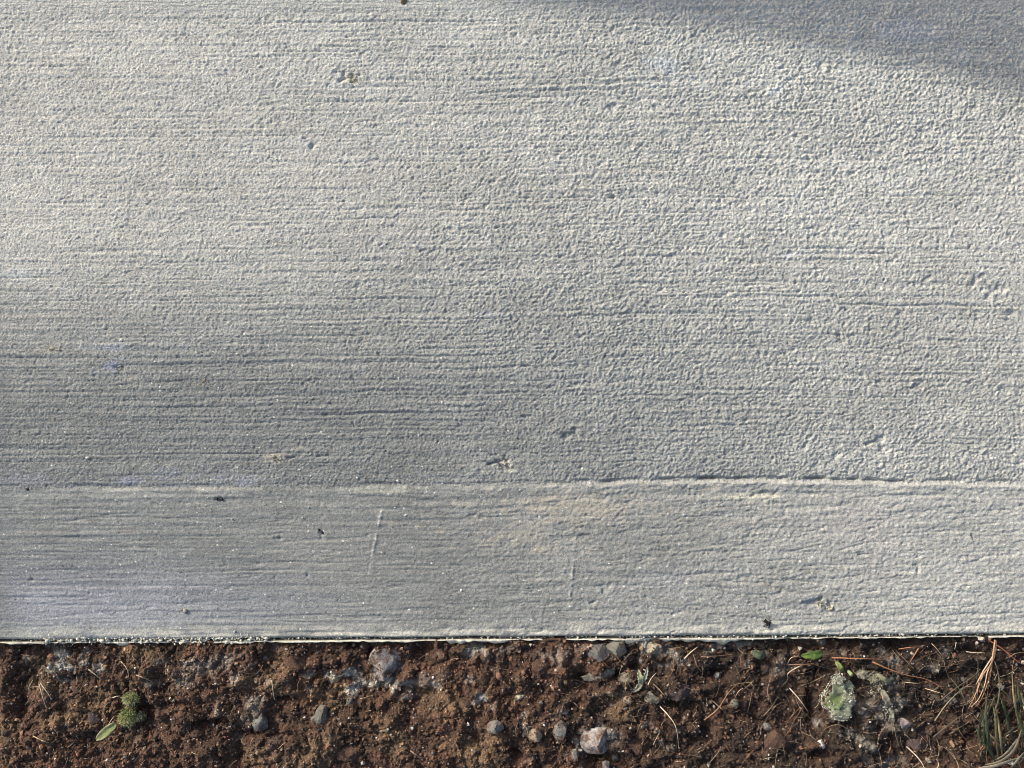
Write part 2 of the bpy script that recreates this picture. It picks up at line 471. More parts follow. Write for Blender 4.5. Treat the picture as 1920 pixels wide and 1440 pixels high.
tag(pavement, "pale grey broomed concrete slab filling most of the view", kind="structure")

# ---- trowelled margin
Xb, Yb = field_grid(tc_band)
Xc, Yc = Xb[:, nL:nL + nxc], Yb[:, nL:nL + nxc]
pxb, pyb = pixel_maps(Xc, Yc)
ny, nx = pxb.shape
right = smooth01((pxb - 520) / 900)
tb = tc_band[:, None] / mm                             # mm from the outer edge
# slightly slanting wrinkles on the right: shear the noise
def sheared(a, k):
    out = np.empty_like(a)
    for j in range(a.shape[1]):
        out[:, j] = np.roll(a[:, j], int(round(k * j)) % a.shape[0])
    return out
tall = 600
w1 = spectral(tall, nx, 1.5, 48, 51)[:ny]; w2 = spectral(tall, nx, 1.5, 16, 52)
w2s = sheared(w2, 0.04)[:ny]; w3 = spectral(ny, nx, 0.65, 0.8, 53); w4 = spectral(ny, nx, 1.1, 1.6, 54)
w5 = sheared(spectral(tall, nx, 1.9, 20, 55), 0.05)[:ny]
fine_lines = contour_lines(w1, 0.13) * 0.32 + 0.085 * spectral(ny, nx, 0.9, 40, 56) + 0.03 * spectral(ny, nx, .6, 12, 59)
crinkle = contour_lines(w5, 0.13) * 0.42 + contour_lines(sheared(spectral(tall, nx, 1.5, 30, 64), 0.03)[:ny], 0.15) * 0.22 + 0.13 * w2s * 0.7 + 0.10 * np.abs(w4) + 0.085 * w3
H = (fine_lines * (1 - 0.75 * right) + 0.03 * w3 * (1 - right) + 0.03 * np.abs(w4) * (1 - right) + crinkle * (0.10 + 0.95 * right)
     + 0.10 * spectral(ny, nx, 14, 40, 57)) * mm
dist_t = (BW / mm - tb)
# raised lip where the trowel pushed paste up against the broomed field
lip = 0.14 + 0.30 * smooth01((pxb - 1000) / 260)
H += lip * mm * np.exp(-((dist_t - 1.6) / 1.2) ** 2) * (0.8 + 0.35 * spectral(ny, nx, 30, 5, 63))
H -= 0.25 * mm * np.exp(-((dist_t - 6.5) / 1.2) ** 2)
join = np.clip(1 - dist_t / 1.6, 0, 1)
add_pits(H, pxb, pyb, BPITS)
# faint straight scratches across the margin
for (xa, ya, xb_, yb_) in [(716, 955, 690, 1078), (1080, 1005, 1069, 1120)]:
    t = np.clip((pyb - ya) / (yb_ - ya), 0, 1); lx = xa + (xb_ - xa) * t
    H += 0.30 * mm * np.exp(-((pxb - lx) / 2.2) ** 2) * ((pyb > ya) & (pyb < yb_)) * np.clip(0.6 + w4, 0, 1.5)
win = win_x
H *= win
H = H * (1 - join) + Hm_row0[None, :] * join
# rounded arris that drops into the gap behind the fin
r = np.clip(1 - (tb - 0.8) / 2.7, 0, 1)
H -= 4.6 * mm * r ** 2.6 * np.clip(1 + 0.18 * spectral(ny, nx, 400, 14, 58), 0.5, 1.5)
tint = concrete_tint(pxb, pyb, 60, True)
sn = spectral(ny, nx, 2, 4, 61)
for (cx, cy, rx, ry, col, a) in [(1080, 950, 110, 26, (.42, .37, .29), .40), (980, 1000, 60, 24, (.42, .39, .31), .35), (1420, 930, 50, 8, (.52, .51, .40), .5),
                                (1600, 985, 90, 40, (.46, .42, .39), .25),                                 (240, 994, 14, 4, (.25, .23, .20), .5), (390, 1030, 10, 3, (.22, .21, .19), .5),
                                (250, 930, 300, 8, (.42, .42, .38), .35), (730, 921, 60, 6, (.50, .49, .38), .4), (620, 1040, 90, 60, (.31, .31, .28), .25),
                                (1250, 1085, 60, 30, (.33, .34, .40), .12), (1517, 1128, 18, 8, (.30, .31, .37), .5)]:
    blob(tint, pxb, pyb, cx, cy, rx, ry, col, a, sn)
wb_ = (gauss(pxb, pyb, 120, 1125, 420, 60) * (1 - 0.5 * smooth01((pxb - 500) / 200)))[..., None] * 0.6  # bluish cast of sky-lit shade painted on the left end
tint = tint * (1 - wb_) + wb_ * tint.mean(-1, keepdims=True) * np.array([1.03, 1.07, 1.25])
w = np.exp(-((dist_t - 1.6) / 1.6) ** 2)[..., None] * 0.22 * np.clip(0.7 + 0.5 * sn, 0, 1)[..., None]
tint = tint * (1 - w) + w * np.array([.50, .50, .46])
w = smooth01((10 - tb) / 6)[..., None] * np.clip(0.65 + 0.35 * sn, 0, 1)[..., None] * 0.8
tint = tint * (1 - w) + w * np.array([.50, .49, .42])
for (xa, ya, xb_, yb_, al) in [(716, 955, 690, 1078, .55), (1080, 1005, 1069, 1120, .25)]:
    t = np.clip((pyb - ya) / (yb_ - ya), 0, 1)
    w = (np.exp(-((pxb - xa - (xb_ - xa) * t) / 1.8) ** 2) * ((pyb > ya) & (pyb < yb_)) * np.clip(.7 + .6 * sn, 0, 1) * al)[..., None]
    tint = tint * (1 - w) + w * .56
w = smooth01((2.4 - tb) / 0.8)[..., None] * np.clip(0.7 + 0.4 * sn, 0, 1)[..., None]
tint = np.clip(tint * (1 - w) + w * np.array([.16, .155, .13]), 0.04, .75)
Z = base_z(Xb, Yb) + full_arrays(H, ny, mode="edge")
outer = np.clip((np.abs(Xb) - XMAX + 0.02) / 0.02, 0, 1) * 0.5
ppx, ppy = pixel_maps(Xb, Yb); Cf = full_arrays(tint.astype(np.float32), ny)
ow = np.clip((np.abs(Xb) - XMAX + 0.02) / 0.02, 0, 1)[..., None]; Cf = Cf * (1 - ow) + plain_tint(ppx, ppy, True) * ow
V = np.stack([Xb, Yb, Z], -1).reshape(-1, 3)
low = V[:Xb.shape[1]].copy(); low[:, 2] = -0.11
nB = len(V); i = np.arange(Xb.shape[1] - 1)
qq = np.stack([i, nB + i, nB + i + 1, i + 1], 1)
me = fast_mesh("margin_band", np.concatenate([V, low]), quads=np.concatenate([grid_quads(ny, Xb.shape[1]), qq]),
               color=np.concatenate([Cf.reshape(-1, 3), np.tile([.33, .32, .28], (len(low), 1))]),
               extra={"outer": np.concatenate([outer.ravel(), np.zeros(len(low))])})
margin = link("margin_band", me, M_band, pavement)
tag(margin, "smoother trowelled margin band along the slab's lower edge")

# ---- thin fin of cement left where the form stood
xf = np.arange(-0.30, 0.3001, 0.0005)
nf = len(xf)
def n1d(l, seed): return spectral(8, nf, 30, l / 0.5, seed)[0]
ye = edge_y(xf); zb = base_z(xf, ye)
wid = (0.36 + 0.12 * n1d(6, 71) + 0.08 * n1d(1.2, 72)) * mm
wid = np.clip(wid, .12 * mm, None)
top = zb + (-0.9 + 0.22 * n1d(8, 73) + 0.18 * n1d(1.0, 74) - 1.1 * np.clip(n1d(3.5, 70) - 1.3, 0, 1)) * mm
outw = (0.22 * n1d(1.2, 75) + 0.22 * n1d(9, 69)) * mm
pf, _ = pixel_maps(xf[None, :], ye[None, :]); pf = pf[0]
# splashes of paste that spill over the soil below the line
spill = 0 * xf
for cx, wx, d in [(215, 22, 3.0), (860, 22, 2.4), (925, 26, 2.0), (1180, 12, 1.4), (1215, 42, 3.4), (1320, 60, 1.6), (1375, 30, 2.2), (1290, 20, 1.2), (35, 30, .6), (740, 30, .5), (1640, 10, .9)]:
    spill += d * mm * np.exp(-((pf - cx) / wx) ** 4) * np.clip(0.75 + 0.35 * n1d(1.5, 76 + int(cx)), 0.2, 1.3)
rows = [np.stack([xf, ye + 0.7 * mm + wid * .5, top - 4 * mm], 1),
        np.stack([xf, ye + 0.25 * mm + wid * .6, top - .5 * mm], 1),
        np.stack([xf, ye + 0.15 * mm + outw * .3, top], 1),
        np.stack([xf, ye - 0.05 * mm - wid * .5 + outw, top - .15 * mm], 1),
        np.stack([xf, ye - 0.12 * mm - wid * .55 - spill * .6 + outw, top - .6 * mm - spill * .25], 1),
        np.stack([xf, ye - 0.12 * mm - wid * .55 - spill, top - 1.4 * mm - spill * .6], 1),
        np.stack([xf, ye - 0.2 * mm - spill * .6, top - 8 * mm], 1)]
V = np.stack(rows).reshape(-1, 3)
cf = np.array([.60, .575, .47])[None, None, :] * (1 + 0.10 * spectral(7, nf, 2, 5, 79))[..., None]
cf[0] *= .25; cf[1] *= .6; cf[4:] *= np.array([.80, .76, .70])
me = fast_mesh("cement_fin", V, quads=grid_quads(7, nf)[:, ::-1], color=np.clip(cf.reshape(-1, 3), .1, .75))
fin = link("cement_fin", me, M_fin, pavement)
tag(fin, "thin cream fin of hardened cement along the slab's outer edge")

# ------------------------------------------------------------------ ground (soil)
def ico(sub):
    import bmesh
    bm = bmesh.new(); bmesh.ops.create_icosphere(bm, subdivisions=sub, radius=1)
    v = np.array([p.co[:] for p in bm.verts]); f = np.array([[q.index for q in p.verts] for p in bm.faces]); bm.free()
    return v, f
ICO = {k: ico(k) for k in (1, 2, 3, 4)}
ICO[0] = (np.array([(1, 0, 0), (-1, 0, 0), (0, 1, 0), (0, -1, 0), (0, 0, 1), (0, 0, -1)], float),
          np.array([(0, 2, 4), (2, 1, 4), (1, 3, 4), (3, 0, 4), (2, 0, 5), (1, 2, 5), (3, 1, 5), (0, 3, 5)]))

GST = 0.00055
gyc = np.arange(-0.218, -0.108, GST)
gx = xs[::1]
gxc = xc
ny, nx = len(gyc), nxc
ye_c = edge_y(gxc)[None, :]
zs0 = base_z(gxc, edge_y(gxc))[None, :]
c1 = spectral(ny, nx, 26, 34, 81); c2 = spectral(ny, nx, 9, 11, 82); c3 = spectral(ny, nx, 3.6, 4.2, 83); c4 = spectral(ny, nx, 1.4, 1.5, 84); c5 = spectral(ny, nx, .6, .8, 85)
Yg = np.broadcast_to(gyc[:, None], (ny, nx)); Xg = np.broadcast_to(gxc[None, :], (ny, nx))
soil_h = -0.0042 + (1.6 * c1 - 1.7 * np.abs(c2) + 1.9 * np.abs(c3) * 0.8 + 0.55 * np.abs(c4) + 0.26 * c5 + 0.5 * np.minimum(c3 + .8, 0)) * mm
below = (ye_c - Yg)
soil_h += 0.0 * below
soil_h = soil_h - 0.0020 * smooth01(below / 0.05)
pxg, pyg = pixel_maps(Xg, Yg)
# hollows (dark holes between the clods) and raised clods
for (cx, cy, rx, ry, d) in [(30, 1345, 18, 26, 5), (120, 1285, 28, 16, 4), (105, 1340, 16, 14, 4), (265, 1330, 14, 14, 5), (395, 1365, 30, 8, 5), (440, 1395, 14, 26, 6),
                            (165, 1390, 26, 20, 4), (470, 1385, 18, 10, 6), (800, 1240, 22, 22, 4), (530, 1315, 20, 6, 4), (690, 1225, 8, 16, 5),
                            (1085, 1270, 16, 16, 4), (1155, 1270, 22, 10, 5), (1190, 1258, 12, 9, 5), (1340, 1270, 26, 12, 5), (1270, 1325, 30, 12, 4), (1195, 1400, 8, 22, 5),
                            (1330, 1385, 14, 26, 5), (1612, 1308, 18, 20, 7), (1545, 1268, 24, 9, 4), (1870, 1260, 30, 18, 5), (1820, 1225, 22, 8, 4), (1530, 1345, 12, 30, 4),
                            (1660, 1375, 18, 14, 4), (1780, 1280, 26, 12, 4), (1540, 1425, 28, 12, 4), (640, 1340, 12, 8, 3), (1120, 1432, 14, 8, 5), (890, 1400, 20, 20, 4), (975, 1310, 12, 8, 4),
                            (1830, 1400, 30, 30, 5), (965, 1420, 14, 14, 5), (1100, 1415, 12, 14, 5), (1890, 1300, 26, 26, 3)]:
    soil_h -= 1.2 * d * mm * gauss(pxg, pyg, cx + c2 * rx * .25, cy + c2 * ry * .25, rx, ry)
for (cx, cy, rx, ry, d) in [(250, 1250, 90, 24, 2.0), (60, 1400, 80, 30, 2.0), (620, 1390, 80, 40, 2.5), (1260, 1295, 60, 20, 2.0), (1200, 1380, 34, 28, 3.0), (820, 1360, 90, 40, 2.0),
                            (1420, 1330, 50, 60, 2.0), (400, 1290, 60, 40, 2.0), (380, 1420, 40, 20, 2.5), (1640, 1400, 70, 30, 1.5), (1030, 1260, 50, 30, 1.5), (1700, 1290, 60, 30, 1.5)]:
    soil_h += d * mm * gauss(pxg, pyg, cx + c2 * rx * .15, cy + c2 * ry * .15, rx, ry)
fade_g = smooth01((XMAX - np.abs(Xg)) / 0.004) * smooth01((Yg - gyc[0]) / 0.012)
soil_h = soil_h * fade_g + (1 - fade_g) * -0.008
under = smooth01((Yg - ye_c - 0.0005) / 0.004)
Zg = (zs0 + soil_h) * (1 - under) + (-0.10) * under
Zg_core = np.array(Zg)
# colour: red-brown earth, darker humus to the right, pale cement dust in places
rd = np.array([.132, .070, .044]); dk = np.array([.052, .036, .026]); tn = np.array([.25, .165, .095]); gy = np.array([.17, .16, .145])
m1 = np.clip(0.5 + 0.35 * spectral(ny, nx, 22, 30, 86), 0, 1); m2 = np.clip(0.5 + 0.5 * spectral(ny, nx, 5, 6, 87), 0, 1)
rgt = smooth01((pxg - 1000) / 500) * 0.65
wdk = np.clip(0.45 * m1 + rgt * 0.85 + 0.35 * m2 - 0.12, 0, 1)[..., None]
Cg = rd * (1 - wdk) + dk * wdk
wt = (np.clip(spectral(ny, nx, 10, 14, 88) - 0.6, 0, 1) * 0.6)[..., None] * (1 - rgt[..., None]); Cg = Cg * (1 - wt) + tn * wt
DUST = [(95, 1225, 24, 16, .8), (110, 1255, 26, 10, .9), (385, 1250, 50, 16, .35), (625, 1270, 30, 10, .8), (735, 1285, 50, 10, .6), (1225, 1216, 30, 12, .6),
        (880, 1222, 30, 8, .6), (1000, 1225, 80, 12, .3), (1120, 1385, 46, 26, .5), (470, 1340, 20, 30, .35), (1670, 1320, 40, 50, .45), (1400, 1215, 60, 5, .6), (1480, 1262, 26, 10, .3), (905, 1308, 10, 8, .8)]
dn = spectral(ny, nx, 3, 4, 89)
for cx, cy, rx, ry, a in DUST:
    w = (np.clip(gauss(pxg, pyg, cx, cy, rx, ry) * 1.4 + 0.4 * dn - 0.3, 0, 1) * a)[..., None] * (gauss(pxg, pyg, cx, cy, rx * 2, ry * 2) > .05)[..., None]
    Cg = Cg * (1 - w) + np.array([.42, .40, .35]) * w
Cg = np.clip(Cg * (1 + 0.15 * dn[..., None]), .01, .6)

ys_lo = np.array(stretched(gyc[0], -30.0, GST, 1.3))[::-1]; ys_hi = np.array(stretched(gyc[-1], 30.0, GST, 1.3))
gxl = np.array(stretched(gxc[0], -30.0, GST, 1.3))[::-1]; gxr = np.array(stretched(gxc[-1], 30.0, GST, 1.3))
GX = np.concatenate([gxl, gxc, gxr]); GY = np.concatenate([ys_lo, gyc, ys_hi])
pad = ((len(ys_lo), len(ys_hi)), (len(gxl), len(gxr)))
Zf = np.pad(Zg, pad, mode="edge"); Cf = np.pad(Cg, pad + ((0, 0),), mode="edge")
XX, YY = np.meshgrid(GX, GY)
foot = (np.abs(XX) < 3.03) & (YY > edge_y(XX) + 0.004) & (YY < 2.34)
far = np.clip(np.maximum(np.abs(XX) - XMAX + .003, np.maximum(gyc[0] + .012 - YY, 0)) / 0.02, 0, 1)
zfar = base_z(XX, edge_y(XX)) - 0.008 + 0.003 * np.sin(XX * 9 + 2 * np.sin(YY * 5)) + 0.002 * np.sin(YY * 23 + XX * 13) + 0.0012 * np.sin(XX * 61 + 3 * np.sin(YY * 47)) * np.sin(YY * 57)
Zf = np.where((YY > gyc[-1]), np.where(foot, -0.10, zfar), Zf * (1 - far) + np.where(foot, -0.10, zfar) * far)
fc = far[..., None]; Cf = Cf * (1 - fc) + (rd * .75 + dk * .25) * fc
me = fast_mesh("ground", np.stack([XX, YY, Zf], -1).reshape(-1, 3), quads=grid_quads(*XX.shape), color=Cf.reshape(-1, 3))
ground = link("ground", me, M_soil)
tag(ground, "red-brown moist soil below the concrete edge", kind="structure")

def soil_z(x, y):
    fx = np.clip((np.asarray(x) - gxc[0]) / STEP, 0, nxc - 2); fy = np.clip((np.asarray(y) - gyc[0]) / GST, 0, len(gyc) - 2)
    return Zg_core[fy.astype(int), fx.astype(int)]
def soil_c(x, y):
    fx = np.clip((np.asarray(x) - gxc[0]) / STEP, 0, nxc - 2); fy = np.clip((np.asarray(y) - gyc[0]) / GST, 0, len(gyc) - 2)
    return Cg[fy.astype(int), fx.astype(int)]

def G(px, py, dz=0.0):
    """Point on the soil seen at a pixel."""
    k = 1.0; z = -0.02
    for _ in range(8):
        x = (px - 960) * S * k; y = (720 - py) * S * k
        z = 0.5 * z + 0.5 * (float(soil_z(x, y)) + dz); k = (CAM_H - z) / CAM_H
    return Vector(((px - 960) * S * k, (720 - py) * S * k, z))

def scatter(name, pos, rad, cols, seed, sub=1, flat=(0.55, 1.0), sharp=0.25, jitter=0.0):
    """Many small angular grains joined in one mesh."""
    r = np.random.default_rng(seed); v0, f0 = ICO[sub]; n = len(pos)
    q = r.normal(size=(n, 4)); q /= np.linalg.norm(q, axis=1)[:, None]
    w, x, y, z = q.T
    R = np.stack([1 - 2 * (y * y + z * z), 2 * (x * y - z * w), 2 * (x * z + y * w), 2 * (x * y + z * w), 1 - 2 * (x * x + z * z), 2 * (y * z - x * w),
                  2 * (x * z - y * w), 2 * (y * z + x * w), 1 - 2 * (x * x + y * y)], 1).reshape(n, 3, 3)
    sc = r.uniform(*flat, size=(n, 1, 3)) * rad[:, None, None]
    vv = v0[None] * (1 + sharp * r.normal(size=(n, len(v0), 1))) * sc
    vv = np.einsum('nij,nkj->nki', R, vv) + pos[:, None, :]
    ff = f0[None] + (np.arange(n) * len(v0))[:, None, None]
    cc = np.repeat(cols[:, None, :], len(v0), 1)
    if name is None: return vv.reshape(-1, 3), ff.reshape(-1, 3), cc.reshape(-1, 3)
    return fast_mesh(name, vv.reshape(-1, 3), tris=ff.reshape(-1, 3), smooth=False, color=cc.reshape(-1, 3))

# soil grains
N = 70000
x = rng.uniform(-0.30, 0.30, N); y = rng.uniform(-0.235, -0.118, N)
dens = rng.uniform(size=N)
ok = y < edge_y(x) - 0.0003
x, y = x[ok], y[ok]; n = len(x)
rad = np.clip(rng.lognormal(math.log(0.30), 0.55, n), .14, 1.9) * mm
z = soil_z(x, y) + rad * rng.uniform(-0.1, 0.7, n)
base = soil_c(x, y) * rng.uniform(.55, 1.7, (n, 1))
pal = 1.2 * np.array([[.30, .27, .23], [.45, .42, .37], [.19, .10, .06], [.10, .09, .085], [.23, .15, .09], [.24, .10, .07]])
pick = rng.choice(6, n, p=[.16, .10, .27, .2, .22, .05])
usep = (rng.uniform(size=n) < 0.24)[:, None]
cols = np.where(usep, pal[pick] * rng.uniform(.5, 1.15, (n, 1)), base)
# bigger crumbs are rounder; the finest are mere flecks
def merge(name, ms):
    V_, T_, C_ = [], [], []; o_ = 0
    for v_, t_, c_ in ms:
        V_.append(v_); T_.append(t_ + o_); C_.append(c_); o_ += len(v_)
    return fast_mesh(name, np.concatenate(V_), tris=np.concatenate(T_), smooth=False, color=np.concatenate(C_))
big_ = rad > .62 * mm; pos = np.stack([x, y, z], 1); cols = np.clip(cols, .008, .6)
crumbs = link("soil_crumbs", merge("soil_crumbs", [scatter(None, pos[big_], rad[big_], cols[big_], 3), scatter(None, pos[~big_], rad[~big_] * 1.15, cols[~big_], 4, sub=0, flat=(.3, 1.25))]), M_crumb)
tag(crumbs, "loose crumbs and sand grains of the red-brown soil", "soil crumbs", kind="stuff")

# mortar crumbs in the gap behind the fin and spilt on the soil
xs_, ys_, rs_, lift = [], [], [], []
for (x0, x1, cnt, spread) in [(60, 500, 900, 1.0), (500, 700, 160, .8), (700, 960, 160, .6), (960, 1060, 60, .6), (1060, 1120, 90, 1), (1160, 1240, 120, .9), (1240, 1440, 260, .8), (1540, 1700, 140, .8), (0, 60, 40, .6), (1440, 1920, 200, .6)]:
    a = rng.uniform(x0, x1, cnt)
    xs_.append(a); ys_.append(rng.normal(0.0, 0.9, cnt) * spread); rs_.append(np.clip(rng.lognormal(math.log(.33), .45, cnt), .15, 1.1)); lift.append(rng.uniform(-2.6, -1.0, cnt))
a = np.concatenate(xs_); b = np.concatenate(ys_); rr = np.concatenate(rs_) * mm
x = (a - 960) * S * 1.03; bl = ((a > 60) & (a < 500)) * 1.0
y = edge_y(x) + (1.6 + b + bl * (0.7 + .4 * b)) * mm; rr = rr * (1 + .45 * bl)
z = base_z(x, y) + (np.concatenate(lift) + bl * .9) * mm
pale = np.array([.60, .575, .48]) * rng.uniform(.6, 1.15, (len(x), 1))
mc = link("mortar_crumbs", scatter("mortar_crumbs", np.stack([x, y, z], 1), rr, np.clip(pale, .05, .75), 4), M_crumb)
tag(mc, "cream mortar crumbs caught in the gap at the slab's edge", "mortar crumbs", kind="stuff")

# sand grains lying on the slab
n = 900
x = rng.uniform(-.27, .27, n); y = rng.uniform(-.118, .2, n)
rr = np.clip(rng.lognormal(math.log(.20), .35, n), .1, .5) * mm
z = base_z(x, y) + 0.25 * mm
cols = np.array([.66, .655, .62]) * rng.uniform(.6, 1.1, (n, 1)); dk_ = rng.uniform(size=n) < .12; cols[dk_] = [.08, .08, .075]
sg = link("sand_grains", scatter("sand_grains", np.stack([x, y, z], 1), rr, np.clip(cols, .02, .75), 5), M_crumb)
tag(sg, "scattered pale sand grains on the concrete surface", "sand grains", kind="stuff")

# ------------------------------------------------------------------ stones
def stone_mat(name, c1, c2, spots=None, dirt=0.4, rough=.8):
    m, nt, b = new_mat(name)
    c = coords(nt)
    n = noise_node(nt, 260, 5, 0.65, c); r = ramp(nt, n.outputs[0], [(.35, c1), (.65, c2)])
    n2 = noise_node(nt, 170, 5, 0.65, c); r2 = ramp(nt, n2.outputs[0], [(.44, 0.0), (.58, dirt)])
    mx = nt.nodes.new("ShaderNodeMix"); mx.data_type = 'RGBA'
    nt.links.new(r2.outputs[0], mx.inputs[0]); nt.links.new(r.outputs[0], mx.inputs[6]); mx.inputs[7].default_value = (.075, .042, .028, 1)
    nt.links.new(mx.outputs[2], b.inputs["Base Color"]); b.inputs["Roughness"].default_value = rough
    n3 = noise_node(nt, 900, 4, .7, c); bump(nt, b, n3.outputs[0], .0005)
    return m
MS = {"pale": stone_mat("pale_stone", (.17, .155, .15), (.38, .36, .35), dirt=.9),
      "grey": stone_mat("grey_stone", (.085, .087, .085), (.13, .13, .125), dirt=.45),
      "green": stone_mat("green_grey_stone", (.10, .105, .09), (.165, .165, .145), dirt=.5),
      "blue": stone_mat("blue_grey_stone", (.12, .122, .115), (.22, .22, .205), dirt=.8),
      "tan": stone_mat("tan_stone", (.17, .13, .095), (.30, .25, .19), dirt=.6),
      "pink": stone_mat("pink_stone", (.15, .075, .05), (.22, .12, .085), dirt=.6),
      "white": stone_mat("white_stone", (.48, .46, .42), (.66, .65, .60), dirt=.35),
      "cream": stone_mat("cream_mortar", (.26, .24, .18), (.42, .39, .30), dirt=.6),
      "clod": stone_mat("clod_of_earth", (.045, .028, .02), (.10, .06, .042), dirt=.6, rough=.9),
      "plum": stone_mat("plum_grey_clod", (.035, .026, .027), (.065, .05, .05), dirt=.3),
      "mineral": stone_mat("lichen_grey", (.12, .115, .09), (.25, .235, .19), dirt=.8)}

def stone(name, poly, h, mat, label, cat="stone", seed=0, sub=3, sink=0.35, on_slab=False, group=None, rough=.06, bev=0.35, dz=0.0):
    """A stone whose outline from above is the convex polygon 'poly' (photograph pixels)."""
    r = np.random.default_rng(seed + 100)
    f = (lambda a, b_: P(a, b_)) if on_slab else (lambda a, b_: G(a, b_))
    cx = sum(p[0] for p in poly) / len(poly); cy = sum(p[1] for p in poly) / len(poly)
    c0 = f(cx, cy); k = (CAM_H - c0.z) / CAM_H
    pts = np.array([((p[0] - cx) * S * k, -(p[1] - cy) * S * k) for p in poly])
    ctr = pts.mean(0); R = np.max(np.linalg.norm(pts - ctr, axis=1)) * 1.04
    v, fc = ICO[sub]; h = h * .85; v = v.copy() * np.array([R, R, h * .62])
    if len(pts) > 2:
        area = sum(pts[i][0] * pts[(i + 1) % len(pts)][1] - pts[(i + 1) % len(pts)][0] * pts[i][1] for i in range(len(pts)))
        if area < 0: pts = pts[::-1]
        for i in range(len(pts)):
            a, b_ = pts[i], pts[(i + 1) % len(pts)]; e = b_ - a; nn = np.array([e[1], -e[0], 0]); nn /= np.linalg.norm(nn)
            nn[2] = r.uniform(.15, .6) * bev * 2; nl = np.linalg.norm(nn); nn /= nl
            d = nn[0] * a[0] + nn[1] * a[1] + nn[2] * h * 0.05
            s = v @ nn - d; v -= np.clip(s, 0, None)[:, None] * nn
    for _ in range(5):                                     # top facets
        nn = np.array([r.normal() * .5, r.normal() * .5, 1]); nn /= np.linalg.norm(nn)
        s = v @ nn - h * r.uniform(.36, .5); v -= np.clip(s, 0, None)[:, None] * nn
    off = Vector((seed * 1.7, seed * .3, 0)); sc = 1 / max(R, 1e-5)
    for i_ in range(len(v)):
        p = Vector(v[i_]) * sc
        v[i_] *= 1 + rough * mnoise.noise(p * 2.2 + off) + rough * .6 * mnoise.noise(p * 6 + off) + rough * .35 * mnoise.noise(p * 14 + off)
    me = fast_mesh(name, v, tris=fc, smooth=False)
    o = link(name, me, MS[mat] if isinstance(mat, str) else mat)
    o.location = (c0.x, c0.y, c0.z + h * (.5 - sink) + dz)
    tag(o, label, cat, group)
    if not on_slab and R > 9 * S:                           # crumbs of earth lying on it
        rg = np.random.default_rng(seed + 900); top_ = np.where(v[:, 2] > h * .05)[0]
        dist_ = np.linalg.norm(v[top_, :2], axis=1) / R; wgt = .12 + dist_ ** 2; cnt_ = int(min(170, 40 + 1.1 * (R / S) ** 1.25))
        ii = rg.choice(top_, cnt_, p=wgt / wgt.sum()); ps = v[ii] + rg.normal(size=(cnt_, 3)) * .0003
        cl = np.array([.085, .05, .033]) * rg.uniform(.4, 2.2, (cnt_, 1))
        dg = link("dirt_grains", scatter("dirt_grains", ps, np.clip(rg.lognormal(math.log(.24), .45, cnt_), .12, .8) * mm, np.clip(cl, .01, .4), seed + 901, sub=0), M_crumb, o)
        dg["kind"] = "stuff"
    return o

def circ(cx, cy, rx, ry=None, n=9, seed=0, rot=0.0):
    r = random.Random(seed); ry = ry or rx; out = []
    for i in range(n):
        a = 2 * math.pi * i / n + r.uniform(-.2, .2); k = r.uniform(.86, 1.08)
        x_, y_ = rx * k * math.cos(a), ry * k * math.sin(a)
        out.append((cx + x_ * math.cos(rot) - y_ * math.sin(rot), cy + x_ * math.sin(rot) + y_ * math.cos(rot)))
    return out

